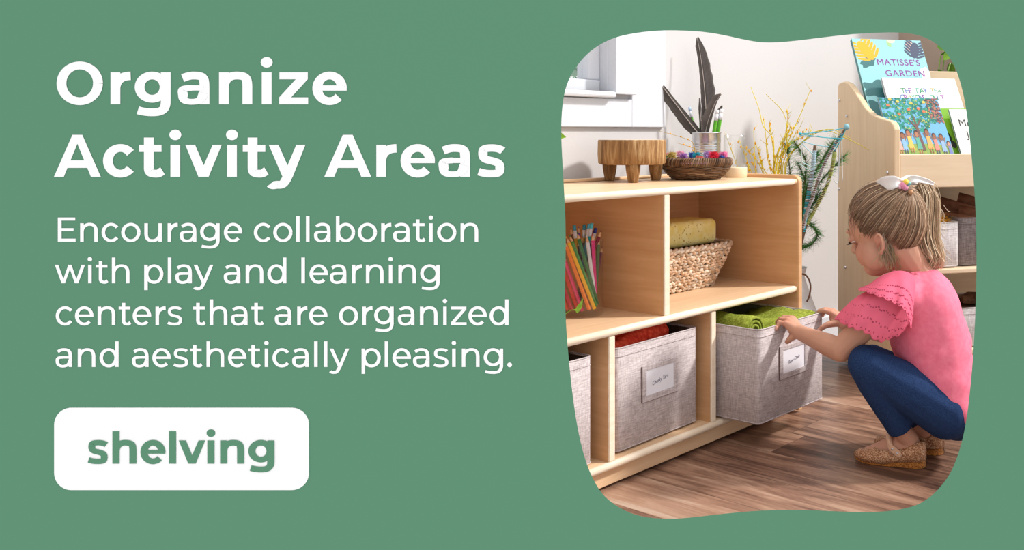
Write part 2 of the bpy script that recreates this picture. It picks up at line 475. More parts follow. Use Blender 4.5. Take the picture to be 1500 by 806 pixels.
            s.poly((W - .006 - d, X - b_), (W - .006, X - b_ + .03), (W - .006, X - b_), (d, b_*1.0), (0, b_)); s.poly((0, b_), (d, b_), (W - .006, X - b_), (W - .006, X - .09), (W - .006 - d, X - b_))
        elif ch == 'A':
            a = .165
            s.poly((0, 0), (a, 0), (W/2 + .02, .60), (W/2 + .08, .70), (W/2 - .082, .70)); s.poly((W - a, 0), (W, 0), (W/2 + .082, .70), (W/2 - .08, .70), (W/2 - .02, .60))
            s.rect(.19, W - .19, .150, .275)
        elif ch == 'E':
            s.rect(0, .108, 0, .70)
            for y0, x1 in ((0, W), (.305, W - .06), (.612, W - .01)): s.rect(0, x1, y0, y0 + .088)
        elif ch == '.': s.dot(.069, .062, .069)
def line(mb, glyphs, base, em, bold, t):
    for ch, x in glyphs: Pen(mb, x, base, em, bold, t).glyph(ch)
def xs(chars, o70, o410, k, split):
    """letter and left edge measured from two strips"""
    return [(c, (70 if i < split else 410) + x / k) for i, (c, x) in enumerate(zip(chars, o70 + o410))]
hd = thing('heading_lettering', 'large bold white heading lettering at the top of the green wall', 'lettering', W2(80, 259))
mb = MB(); line(mb, [('O', 83.4), ('r', 162.3), ('g', 197.8), ('a', 261.9), ('n', 321.2), ('i', 383.8), ('z', 409.3), ('e', 457.9)], 152.9, 87.9, True, .0006); mb.build('text_line', M_white, hd, fix=False)
mb = MB(); line(mb, [('A', 79.4), ('c', 151.4), ('t', 204), ('i', 250), ('v', 271.8), ('i', 333), ('t', 356), ('y', 393.9), ('A', 475.3), ('r', 551.5), ('e', 587), ('a', 643.6), ('s', 698.7)], 259.1, 87.9, True, .0006); mb.build('text_line', M_white, hd, fix=False)
pg = thing('paragraph_lettering', 'four lines of smaller white lettering below the heading on the green wall', 'lettering', W2(80, 540))
K = 4.2857
L4 = [("Encourageco" , [65,205,340,463,608,754,832,958,1107,1295,1417], "llaboration", [103,165,217,353,490,637,713,836,938,988,1135], 354.1),
      ("withplayand", [46,255,303,404,607,755,804,917,1108,1244,1380], "learning", [136,187,316,453,541,685,745,882], 415.0),
      ("centersthata", [52,173,315,447,535,678,750,914,1018,1153,1279,1428], "reorganized", [110,184,372,519,593,743,880,1026,1075,1184,1317], 476.3),
      ("andaesthetic", [53,190,327,532,658,788,894,998,1133,1260,1363,1412], "allypleasing.", [80,216,277,313,514,659,708,838,963,1082,1143,1280,1428], 537.7)]
for c1, x1, c2, x2, base in L4:
    mb = MB(); line(mb, xs(c1 + c2, x1, x2, K, len(c1)), base, 50.6, False, .0006); mb.build('text_line', M_white, pg, fix=False)
bt = thing('rounded_plaque', 'white rounded rectangular plaque with green lettering low on the green wall', 'sign', W2(266, 717))
x0, x1, y0, y1, rr = 80.1, 452.9, 597.3, 717.8, 25.0
poly = []
for cx_, cy_, a0 in ((x1 - rr, y1 - rr, 0), (x0 + rr, y1 - rr, 90), (x0 + rr, y0 + rr, 180), (x1 - rr, y0 + rr, 270)):
    poly += [(cx_ + rr * math.cos(math.radians(a0 + 9 * k)), cy_ + rr * math.sin(math.radians(a0 + 9 * k))) for k in range(11)]
mb = MB(); mb.prism(poly, 0.0002, 0.0012, lambda a, b, t: W2(a, b, t)); mb.build('plaque', M_white, bt)
mb = MB(); line(mb, [(c, 70 + x / 3.75) for c, x in zip('shelving', [222, 359, 513, 670, 723, 880, 950, 1105])], 678.9, 63.8, True, .0018)
tag(mb.build('plaque_lettering', M_green, bt, fix=False), 'green bold lettering on the white plaque')
# ------------------------------------------------------------------ room
def mat_floor():
    k = NT('floor_planks'); c = k.n('ShaderNodeTexCoord'); sp = k.n('ShaderNodeSeparateXYZ'); k.l(c.outputs['Object'], sp.inputs[0])
    x, y = sp.outputs[0], sp.outputs[1]
    r = k.math('DIVIDE', k.math('ADD', x, 0.066), 0.144); row = k.math('FLOOR', r); fx = k.math('FRACT', r)
    wn = k.n('ShaderNodeTexWhiteNoise'); wn.noise_dimensions = '1D'; k.l(row, wn.inputs['W'])
    yy = k.math('DIVIDE', k.math('ADD', y, k.math('MULTIPLY', wn.outputs['Value'], 3.0)), 0.92); cl = k.math('FLOOR', yy); fy = k.math('FRACT', yy)
    cb = k.n('ShaderNodeCombineXYZ'); k.l(row, cb.inputs[0]); k.l(cl, cb.inputs[1])
    w2 = k.n('ShaderNodeTexWhiteNoise'); k.l(cb.outputs[0], w2.inputs['Vector'])
    off = k.n('ShaderNodeCombineXYZ'); k.l(k.math('MULTIPLY', x, 11.0), off.inputs[0]); k.l(k.math('MULTIPLY', y, 1.3), off.inputs[1]); k.l(k.math('MULTIPLY', w2.outputs['Value'], 37.0), off.inputs[2])
    g = k.noise(off.outputs[0], 2.2, 6, 0.62, 1.1)
    off2 = k.n('ShaderNodeCombineXYZ'); k.l(k.math('MULTIPLY', x, 60.0), off2.inputs[0]); k.l(k.math('MULTIPLY', y, 3.0), off2.inputs[1]); k.l(k.math('MULTIPLY', w2.outputs['Value'], 11.0), off2.inputs[2])
    g2 = k.noise(off2.outputs[0], 2.0, 4, 0.6, 0.4)
    m = k.math('ADD', k.math('ADD', k.math('MULTIPLY', g, 0.75), k.math('MULTIPLY', g2, 0.25)), k.math('MULTIPLY', k.math('SUBTRACT', w2.outputs['Value'], 0.5), 0.32))
    col = k.ramp(m, [(0.30, (52, 38, 34)), (0.41, (92, 66, 55)), (0.52, (136, 102, 84)), (0.64, (170, 136, 114)), (0.76, (188, 166, 148))])
    e = k.math('MINIMUM', k.math('MULTIPLY', k.math('MINIMUM', fx, k.math('SUBTRACT', 1.0, fx)), 0.144), k.math('MULTIPLY', k.math('MINIMUM', fy, k.math('SUBTRACT', 1.0, fy)), 0.92))
    gap = k.math('LESS_THAN', e, 0.0009)
    col = k.mix(k.math('MULTIPLY', gap, 0.6), col, srgb((50, 36, 30)))
    k.bump(m, 0.12, 0.001)
    return k.set(col, 0.34, 0.45)
M_floor = mat_floor()
def mat_wall(name, rgb):
    k = NT(name); n = k.noise(k.coord(), 160, 2); c = k.ramp(n, [(0.3, tuple(x - 3 for x in rgb)), (0.7, rgb)]); k.bump(n, 0.03, 0.001)
    return k.set(c, 0.85, 0.15)
M_wall = mat_wall('wall_paint', (204, 202, 203)); M_taupe_shaded = mat_wall('shaded_taupe_paint', (170, 152, 138)); M_trim = mat_wall('white_trim_paint', (214, 217, 224))  # the right wall's taupe has its shadow put into the colour
M_glass = mat_glass('clear_glass'); M_ceil = mat_wall('ceiling_paint', (235, 235, 235))
M_birch = mat_wood('birch_ply', (221, 178, 134), (204, 156, 110))
M_birch_h = mat_wood('birch_ply_long', (234, 203, 166), (220, 182, 142), (3, 40, 40))
M_birch_p = mat_wood('birch_ply_pale', (238, 218, 188), (226, 202, 168), (3, 3, 40))
M_birch_pv = mat_wood('birch_ply_upright', (230, 206, 172), (216, 188, 152), (30, 30, 2.5))
M_edge = mat_wood('ply_edge', (246, 233, 214), (236, 216, 188), (6, 60, 60))
M_steel = mat_plain('brushed_steel', (214, 217, 222), 0.26, 0.5, 6, 90, .85)
M_dark = mat_plain('dark_screw', (70, 60, 52), 0.4, 0.5, 8, 90, 0.6)

YW = 1.80; XR = 3.42
# the floor starts at the green wall
fl = MB()
poly = [C3(-1.15, WF + .001, 0), C3(1.3, WF + .001, 0), C3(2.6, WF - .02, 0), Vector((XR + .1, 0.3, 0)), Vector((XR + .1, YW + .1, 0)), Vector((.53, YW + .1, 0))]
fl.prism([(p.x, p.y) for p in poly], -0.06, 0.0, lambda a, b, t: Vector((a, b, t)))
struct(fl.build('floor', M_floor))
# window wall with its opening
wx0, wx1, wz0, wz1 = 0.80, 1.80, 0.848, 1.95
mb = MB()
for a in ((0.58, wx0, 0, 2.4), (wx1, XR + .1, 0, 2.4), (wx0, wx1, 0, wz0), (wx0, wx1, wz1, 2.4)): mb.box(a[0], a[1], YW, YW + .1, a[2], a[3])
struct(mb.build('wall_back', M_wall))
mb = MB(); mb.box(XR, XR + .1, 1.45, YW, 0, 2.4); struct(mb.build('wall_right', M_taupe_shaded))
mb = MB(); mb.prism([(p.x, p.y) for p in (C3(-1.15, WF + .021, 0), C3(.75, WF + .021, 0), Vector((XR + .1, .75, 0)), Vector((XR + .1, YW + .1, 0)), Vector((.53, YW + .1, 0)))], 2.4, 2.46, lambda a, b, t: Vector((a, b, t)))
struct(mb.build('ceiling', M_ceil))
mb = MB()
for a in ((0.6, wx0 - .09, .756, 2.3), (wx1 + .075, 2.009, .756, 2.3), (wx0 - .09, wx1 + .075, .756, wz0 - .018)): mb.box(a[0], a[1], YW - .012, YW, a[2], a[3])
struct(mb.build('trim_1', M_trim, bevel=.002))
mb = MB()    # casing around the window
for a in ((wx0 - .09, wx0, wz0 - .006, 2.1), (wx1 - .003, wx1 + .075, wz0 - .006, 2.1), (wx0, wx1, wz1, wz1 + .1)): mb.box(a[0], a[1], YW - .03, YW, a[2], a[3])
struct(mb.build('trim_2', M_trim, bevel=.002))
wn_ = thing('window_1', None, None, (1.2, YW, wz0)); struct(wn_)
mb = MB()
for a in ((wx0, wx0 + .05, wz0, wz1), (wx1 - .0031, wx1 + .01, wz0, wz1)): mb.box(a[0], a[1], YW - .001, YW + .07, a[2], a[3])
mb.box(wx1 - .044, wx1 - .003, YW + .03, YW + .075, wz0 + .032, wz1 - .05); mb.box(wx0 + .05, wx1 - .0031, YW + .028, YW + .08, wz0, wz0 + .032)
mb.box(wx0 + .05, wx1 - .0031, YW + .02, YW + .08, wz1 - .05, wz1)
mb.build('window_frame', M_trim, wn_, bevel=.004)
mb = MB(); mb.box(wx0 - .02, wx1 - .004, YW - .034, YW + .1, wz0 - .016, wz0); mb.build('window_sill', M_trim, wn_, bevel=.006)
mb = MB(); mb.box(wx0 + .05, wx1 - .044, YW + .05, YW + .054, wz0 + .032, wz1 - .05); mb.build('window_pane', M_glass, wn_)
mb = MB(); mb.box(2.15, XR, YW - .014, YW, 0, .095); mb.box(.6, 2.15, YW - .014, YW, 0, .095); struct(mb.build('baseboard_back', M_trim, bevel=.003))
mb = MB(); mb.box(XR - .014, XR, 1.45, YW - .014, 0, .095); struct(mb.build('baseboard_right', M_trim, bevel=.003))
# blurry shrubbery outside the window
M_leafo = mat_vcol('outdoor_leaves', 0.9, 0.1)
sh = thing('garden_shrub', 'hazy green shrub outside behind the window pane', 'shrub', (3.5, 3.8, 0))
mb = MB()
for i in range(1500):
    c = Vector((rnd.gauss(3.5, .42), rnd.gauss(3.8, .18), rnd.uniform(.1, 1.42))); a = Vector((rnd.uniform(-1, 1), rnd.uniform(-1, 1), rnd.uniform(-1, 1))).normalized(); b = a.orthogonal().normalized()
    s_ = rnd.uniform(.03, .07); g = rnd.uniform(.6, 1.0)
    mb.add([c - a * s_, c + b * s_ * .5, c + a * s_, c - b * s_ * .5], [(0, 1, 2, 3)], False, 0, (g * .42, g * .62, g * .48))
mb.build('foliage', M_leafo, sh)
mb = MB()
for k in range(6): mb.tube([(3.5 + .1 * k - .3, 3.8, 0), (3.5 + .2 * k - .5, 3.8, .8)], [.015, .006], 6)
mb.build('stem', mat_plain('bark', (110, 88, 66)), sh)

# ------------------------------------------------------------------ low shelf unit
SX0, SX1, SY, SB = 1.075, 2.118, 1.405, 1.755
su = thing('shelf_unit', 'low birch plywood shelf unit with two upper cubbies and three lower ones under the window', 'shelf unit', (1.6, 1.58, 0))
def rounded(x0, x1, y0, y1, r, corners, n=6):
    out = []
    for (cx_, cy_, a0, key) in ((x1, y1, 0, 'ne'), (x0, y1, 90, 'nw'), (x0, y0, 180, 'sw'), (x1, y0, 270, 'se')):
        if key in corners:
            ox = cx_ - r if cx_ == x1 else cx_ + r; oy = cy_ - r if cy_ == y1 else cy_ + r
            out += [(ox + r * math.cos(math.radians(a0 + 90 * k / n)), oy + r * math.sin(math.radians(a0 + 90 * k / n))) for k in range(n + 1)]
        else: out.append((cx_, cy_))
    return out
for xa, xb in ((SX0, SX0 + .018), (SX1 - .018, SX1)):
    mb = MB(); mb.prism(rounded(SY - .004, SB + .003, .006, .629, .02, ('nw', 'ne')), xa, xb, lambda a, b, t: Vector((t, a, b))); mb.build('side_panel', M_birch, su, bevel=.0035, seg=3)
def board(name, z0, z1, x0=SX0 + .018, x1=SX1 - .018, y0=SY, y1=SB - .01, m=None, nose=True):
    mb = MB(); r = (z1 - z0) / 2
    prof = [(y0 + r - r * math.cos(a), (z0 + z1) / 2 - r * math.sin(a)) for a in [(-PI / 2 + PI * k / 8) for k in range(9)]]
    prof = prof + [(y1, z0), (y1, z1)]
    mb.prism(prof, x0, x1, lambda a, b, t: Vector((t, a, b))); return mb.build(name, m or M_birch_h, su)
tp = board('top', .604, .619)
mb = MB(); mb.tube([(SX0 + .02, SY + .0065, .6115), (SX1 - .034, SY + .0065, .6115)], .0079, 12); mb.ell((SX1 - .034, SY + .0065, .6115), .0079)
mb.build('front_edge', M_edge, su)
sh2 = board('shelf', .321, .3365)
mb = MB(); mb.tube([(SX0 + .02, SY + .006, .3287), (SX1 - .03, SY + .006, .3287)], .0082, 12); mb.ell((SX1 - .03, SY + .006, .3287), .0082); mb.build('front_edge', M_edge, su)
bs = board('bottom_shelf', .046, .062)
mb = MB(); mb.tube([(SX0 + .02, SY + .006, .054), (SX1 - .02, SY + .006, .054)], .0083, 12); mb.build('front_edge', M_edge, su)
mb = MB(); mb.box(SX0 + .018, SX1 - .018, SB - .012, SB - .002, .046, .619); mb.build('back_panel', M_birch, su)
mb = MB(); mb.box(SX0 + .018, SX1 - .018, SY + .02, SY + .036, .008, .046); mb.build('toe_kick', M_birch_h, su, bevel=.001)
def divider(x, z0, z1):
    mb = MB(); mb.box(x - .009, x + .009, SY + .008, SB - .012, z0, z1); d = mb.build('divider', M_birch, su)
    mb = MB(); mb.box(x - .009, x + .009, SY + .003, SY + .0085, z0, z1); mb.build('divider_edge', M_edge, d, bevel=.003, seg=3)
for x in (1.418, 1.752): divider(x, .062, .321)
divider(1.588, .3365, .604)
mb = MB(); mb.box(SX0 + .02, SX1 - .019, SB - .012, SB - .001, .619, .6275); mb.build('back_lip', M_birch_h, su, bevel=.003)
for x in (1.12, 1.405, 1.74, 2.05):
    mb = MB(); mb.lathe([(.012, 0), (.012, .006), (.008, .009)], (x, SY + .06, 0), 12); mb.build('foot_glide', mat_plain('grey_nylon', (150, 150, 155)), su)

# ------------------------------------------------------------------ fabric bins
M_linen = mat_fabric('grey_linen', (214, 205, 206), (168, 156, 157)); M_linen_in = mat_fabric('shaded_linen_lining', (112, 92, 80), (78, 62, 54))  # dark brown of the lining stands for the shade inside the bins
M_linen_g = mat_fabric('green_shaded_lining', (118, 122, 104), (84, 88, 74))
M_card = mat_plain('white_card', (238, 238, 246), 0.35, 0.4, 2); M_ink = mat_plain('blue_black_ink', (52, 50, 84), 0.7, 0.2, 4)
M_thread = mat_plain('brown_edge_stitch', (112, 92, 88), 0.9, 0.1, 8)
def rrect(x0, x1, y0, y1, r, n=5):
    out = []
    for ox, oy, a0 in ((x1 - r, y1 - r, 0), (x0 + r, y1 - r, 90), (x0 + r, y0 + r, 180), (x1 - r, y0 + r, 270)):
        out += [(ox + r * math.cos(math.radians(a0 + 90 * k / n)), oy + r * math.sin(math.radians(a0 + 90 * k / n))) for k in range(n + 1)]
    return out
def fabric_bin(label, c, w_, d_, h_, rz=0, text=None, lining=None, group=None, mat=None, holder=True, hz=.13):
    t = thing('fabric_bin', label, 'bin', c, rz, group); M = ROOTM[t.name]; mat = mat or M_linen
    x, y = w_ / 2, d_ / 2
    def ring(i, z, r): return [M @ Vector((a, b, z)) for a, b in rrect(-x + i, x - i, -y + i, y - i, r)]
    mb = MB()
    rows = [ring(.006, .001, .012), ring(.0, .006, .014), ring(.0, h_ * .5, .014), ring(.0, h_ - .002, .014), ring(.002, h_, .013), ring(.005, h_ - .002, .012)]
    mb.grid(rows, True, True); mb.add(rows[0], [tuple(range(len(rows[0])))])
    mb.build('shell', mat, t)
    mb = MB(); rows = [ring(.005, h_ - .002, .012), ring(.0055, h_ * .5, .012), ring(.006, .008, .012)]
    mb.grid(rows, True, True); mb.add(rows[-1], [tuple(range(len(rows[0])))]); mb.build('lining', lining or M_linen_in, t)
    for z in (h_ - .017, .006):
        mb = MB(); mb.tube(ring(-.0004, z, .0145), .0009, 5, closed=True); mb.build('seam', mat, t)
    mb = MB(); mb.tube(ring(.001, h_ + .0002, .0135), .0018, 6, closed=True); mb.build('rim_piping', mat, t)
    if holder:
        hw, hh = min(.06, w_ * .22), min(.039, h_ * .19)
        fn = lambda a, b, q=0: M @ Vector((a, -y - .0025 - q, hz + b))
        mb = MB(); 
        for a0, a1, b0, b1 in ((-hw, -hw + .013, -hh + .0131, hh - .0101), (hw - .013, hw, -hh + .0131, hh - .0101), (-hw, hw, -hh, -hh + .013), (-hw, hw, hh - .010, hh)):
            mb.prism([(a0, b0), (a1, b0), (a1, b1), (a0, b1)], -.0025, .0012, fn)
        hd_ = mb.build('label_holder', mat, t, bevel=.0006)
        mb = MB(); mb.prism([(-hw - .0006, -hh), (-hw + .0006, -hh), (-hw + .0006, hh), (-hw - .0006, hh)], -.0024, .0008, fn)
        mb.prism([(-hw, -hh - .0008), (hw, -hh - .0008), (hw, -hh), (-hw, -hh)], -.0024, .0004, fn); mb.build('stitched_edge', M_thread, hd_)
        mb = MB(); mb.prism([(-hw + .010, -hh + .010), (hw - .010, -hh + .010), (hw - .010, hh - .007), (-hw + .010, hh - .007)], -.0022, -.0006, fn)
        cd = mb.build('label_card', M_card, t)
        if text:
            mb = text_mb(text, .0165, lambda a, b: fn(a * .62, b * .75 - .004 + a * .10, -.0003), shear=.35, align='CENTER'); mb.build('handwriting', M_ink, cd)
    return t
BH = .222
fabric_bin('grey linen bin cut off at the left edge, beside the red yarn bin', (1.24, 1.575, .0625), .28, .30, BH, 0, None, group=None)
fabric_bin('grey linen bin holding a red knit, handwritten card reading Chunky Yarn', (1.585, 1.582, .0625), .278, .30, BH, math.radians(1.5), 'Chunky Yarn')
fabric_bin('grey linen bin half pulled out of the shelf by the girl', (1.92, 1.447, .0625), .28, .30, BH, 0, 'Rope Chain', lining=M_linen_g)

# red knit in the middle bin
def knit(name, rgb, dark, scale):
    k = NT(name); v = k.n('ShaderNodeTexVoronoi'); v.inputs['Scale'].default_value = scale; k.l(k.coord(), v.inputs['Vector'])
    c = k.ramp(v.outputs['Distance'], [(0.1, rgb), (0.75, dark)]); k.bump(v.outputs['Distance'], -0.9, 0.004)
    n = k.noise(k.coord(), 14, 2); c = k.mix(0.35, c, k.ramp(n, [(.3, dark), (.7, rgb)]))
    return k.set(c, 0.95, 0.05)
M_red = knit('red_chenille_knit', (255, 112, 82), (205, 52, 40), 95); M_grn = knit('green_loose_knit', (172, 184, 84), (104, 118, 34), 190)
mb = MB()
def roll(mb, pts, r): mb.limb([Vector(p) for p in pts], r)
def bz(x, y, z): return Vector((x, y, z))
roll(mb, [bz(1.50, 1.485, .10), bz(1.50, 1.49, .20), bz(1.495, 1.50, .262), bz(1.49, 1.62, .275)], [.035, .036, .03, .03])
roll(mb, [bz(1.475, 1.475, .265), bz(1.54, 1.478, .274), bz(1.60, 1.482, .280), bz(1.650, 1.488, .278)], [.024, .026, .026, .022])
roll(mb, [bz(1.48, 1.525, .283), bz(1.56, 1.515, .292), bz(1.640, 1.505, .296)], [.023, .025, .023])
roll(mb, [bz(1.60, 1.49, .285), bz(1.655, 1.50, .292), bz(1.665, 1.50, .262)], [.022, .023, .022])
roll(mb, [bz(1.50, 1.56, .275), bz(1.55, 1.50, .286), bz(1.61, 1.47, .262)], [.022, .025, .022])
roll(mb, [bz(1.63, 1.50, .275), bz(1.65, 1.50, .20), bz(1.65, 1.50, .10)], [.026, .03, .03])
roll(mb, [bz(1.56, 1.55, .10), bz(1.57, 1.56, .2)], [.07, .07])
def knob(p, n): return 0.0035 * noise.noise(p * 85) + 0.004 * noise.noise(p * 30)
tag(remesh(mb, 'red_knit', M_red, voxel=.004, it=3, disp=knob, loc=(1.57, 1.5, .07)), 'bright red chunky knit folded into the middle linen bin', 'yarn knit')
# green cloth: a roll and a loose drape
mb = MB()
c0, c1 = Vector((1.832, 1.345, .268)), Vector((1.838, 1.54, .266))
ax = (c1 - c0).normalized(); sd_ = Vector((1, 0, 0)); up_ = Vector((0, 0, 1))
for j in range(1): 
    rows = []
    for i in range(46):
        a = i / 45 * 2.6 * 2 * PI; r = .012 + .024 * i / 45
        rows.append([c0 + ax * (.19 * q / 10) + (sd_ * math.cos(a) + up_ * math.sin(a)) * r * (1 + .05 * math.sin(q * 1.3)) for q in range(11)])
    mb.grid(rows)
rows = []
for i in range(40):
    u = i / 39; x = 1.84 + u * .215
    rows.append([Vector((x, 1.305 + .014 + q / 12 * .2, .262 + .018 * math.sin(u * 2.2 + .3) * (1 - .6 * u) + .012 * noise.noise(Vector((u * 3, q * .4, 2))) + .02 * max(0, u - .7) / .3 - .012 * (q / 12) - .03 * max(0, .2 - q / 12))) for q in range(13)])
mb.grid(rows)
tag(mb.build('green_knit', M_grn, loc=(1.92, 1.45, .26), solid=.006), 'lime green loose knit, part rolled, in the pulled-out bin', 'yarn knit')

# ------------------------------------------------------------------ things on the shelf top
TZ = .6192
M_bark = NT('stump_bark')
_n = M_bark.noise(M_bark.coord((60, 60, 7)), 1.2, 5, .65, .5); _c = M_bark.ramp(_n, [(.28, (92, 62, 38)), (.5, (150, 112, 72)), (.72, (206, 176, 132))]); M_bark.bump(_n, .5, .003); M_bark = M_bark.set(_c, .7, .2)
M_rings = NT('stump_end_grain')
_v = M_rings.n('ShaderNodeTexWave'); _v.wave_type = 'RINGS'; _v.rings_direction = 'Z'; _v.inputs['Scale'].default_value = 34; _v.inputs['Distortion'].default_value = 3; M_rings.l(M_rings.coord(), _v.inputs['Vector'])
_c = M_rings.ramp(_v.outputs[0], [(0, (196, 176, 148)), (1, (226, 212, 190))]); M_rings = M_rings.set(_c, .5, .3)
sc_ = C3(-.341, 2.39, TZ)
st = thing('stump_stool', 'small wooden stump stool on three stubby legs on the shelf top', 'stool', sc_)
wob = lambda a, z: 1 + .012 * math.sin(9 * a) + .008 * math.sin(23 * a + 1) + .006 * math.sin(40 * a)
mb = MB(); mb.lathe([(.078, .043), (.083, .046), (.0845, .07), (.0838, .10), (.0825, .104)], sc_, 96, wob=wob); mb.build('seat', M_bark, st)
mb = MB(); mb.lathe([(.0, .1042), (.05, .1045), (.0822, .1042)], sc_, 96, wob=wob); mb.build('seat_top', M_rings, st)
for r, f in ((.011, -.062), (-.062, .035), (.052, .058)):
    mb = MB(); b = sc_ + RT * r + FW * f
    mb.lathe([(.011, 0), (.0125, .003), (.0175, .03), (.019, .05)], b, 14, wob=lambda a, z: 1 + .06 * math.sin(3 * a)); mb.build('leg', M_bark, st)

# wicker basket with pompoms
M_wick = mat_vcol('wicker', .6, .3, .4, 160); bc = C3(-.189, 2.50, TZ)
wk = thing('wicker_basket', 'shallow round dark brown wicker basket full of colourful pompoms', 'basket', bc)
mb = MB()
def brown(): 
    g = rnd.uniform(.35, 1.0); return (.20 * g, .105 * g, .055 * g) if rnd.random() < .8 else (.36 * g, .24 * g, .15 * g)
for i in range(9):
    u = i / 8; R_ = .062 + .025 * math.sin(u * PI / 2 * 1.0); z = .005 + .034 * u
    ph = i * PI
    mb.tube([bc + Vector(((R_ + .0022 * math.sin(14 * a + ph)) * math.cos(a), (R_ + .0022 * math.sin(14 * a + ph)) * math.sin(a), z + .0008 * math.sin(5 * a + i))) for a in [2 * PI * k / 84 for k in range(84)]], .0030, 6, closed=True, col=[brown() for _ in range(1)][0])
    for k in range(10):
        a0 = rnd.uniform(0, 2 * PI); cc = brown()
        mb.tube([bc + Vector(((R_ + .0028) * math.cos(a0 + q * .09), (R_ + .0028) * math.sin(a0 + q * .09), z + .0015 * math.sin(q))) for q in range(7)], .0024, 5, col=cc)
mb.lathe([(.0, .001), (.064, .002), (.064, .006), (0, .006)], bc, 40, col=(.12, .07, .04)); mb.build('woven_body', M_wick, wk)
mb = MB()
for k in range(92):
    a = 2 * PI * k / 92; cc = brown()
    mb.tube([bc + Vector(((.086 + dr) * math.cos(a + da), (.086 + dr) * math.sin(a + da), z)) for dr, da, z in ((.002, 0, .036), (.0065, .03, .042), (.0075, .06, .049), (.004, .085, .055), (-.002, .09, .056), (-.003, .08, .05))], .0026, 5, col=cc)
mb.build('braided_rim', M_wick, wk)
M_pom = mat_vcol('tinsel_fluff', .8, .2)
pc = {'pink': (.80, .20, .42), 'gold': (.55, .40, .10), 'purple': (.42, .18, .52), 'teal': (.02, .34, .42), 'red': (.72, .02, .05), 'blue': (.05, .12, .42), 'lilac': (.50, .30, .62), 'pale pink': (.86, .45, .58), 'mint': (.55, .74, .66), 'coral': (.80, .25, .2), 'green': (.05, .40, .22), 'white': (.85, .85, .85)}
def pompom(c, r, colname, where, n=260):
    mb = MB(); base = pc[colname]; mb.ell(c, r * .55, nu=10, nv=7, col=tuple(x * .7 for x in base))
    for k in range(n):
        d = Vector((rnd.gauss(0, 1), rnd.gauss(0, 1), rnd.gauss(0, 1))).normalized(); e = d.orthogonal().normalized() * .0011
        t = c + d * r * rnd.uniform(.75, 1.12); g = rnd.uniform(.7, 1.25); col = tuple(min(1, x * g) for x in base)
        mb.add([c + d * r * .4 - e, c + d * r * .4 + e, t], [(0, 1, 2)], False, 0, col)
    return tag(mb.build('pompom', M_pom, loc=c, vcol=True, fix=False), where, 'pompom', 'pompoms in the wicker basket')
for r, f, z, s_, cn, lab in ((-.062, -.02, .053, .016, 'gold', 'gold tinsel pompom at the left front of the wicker basket'),
    (-.075, .02, .052, .013, 'pink', 'pink pompom at the far left of the wicker basket by the stool'),
    (-.045, .035, .056, .014, 'pale pink', 'pale pink pompom behind the gold one in the wicker basket'),
    (-.030, -.04, .052, .013, 'purple', 'purple pompom just right of the gold one in the wicker basket'),
    (-.012, .015, .053, .012, 'blue', 'dark blue pompom in the middle of the wicker basket'),
    (.006, -.045, .053, .015, 'teal', 'teal pompom at the front of the wicker basket'),
    (.012, -.058, .046, .012, 'coral', 'coral red pompom under the teal one in the wicker basket'),
    (.030, .0, .055, .015, 'lilac', 'lilac pompom between the teal and red ones in the wicker basket'),
    (.048, -.035, .054, .017, 'red', 'big bright red pompom at the right of the wicker basket'),
    (.070, .005, .054, .014, 'pink', 'pink pompom at the right rim of the wicker basket'),
    (.066, -.028, .048, .011, 'blue', 'small blue pompom on the right rim under the pink one'),
    (.022, .045, .053, .014, 'mint', 'mint green pompom at the back of the wicker basket before the can'),
    (-.072, -.012, .047, .010, 'green', 'small green pompom at the left rim of the wicker basket')):
    pompom(bc + RT * r + FW * f + Vector((0, 0, z + .010)), s_, cn, lab)
mb = MB(); mb.ell(bc + Vector((0, 0, .026)), (.074, .074, .018), nu=24, nv=8, col=(.45, .2, .3))
for k in range(1500):
    a = rnd.uniform(0, 2 * PI); q = .076 * math.sqrt(rnd.random()); c = bc + Vector((q * math.cos(a), q * math.sin(a), .032)); d = Vector((rnd.uniform(-.6, .6), rnd.uniform(-.6, .6), 1)).normalized(); e = d.orthogonal() * .001
    mb.add([c - e, c + e, c + d * rnd.uniform(.008, .017)], [(0, 1, 2)], False, 0, rnd.choice(list(pc.values())))
tag(mb.build('craft_fluff', M_pom, loc=bc, fix=False), 'loose coloured craft fluff filling the wicker basket', 'craft fluff', kind='stuff')

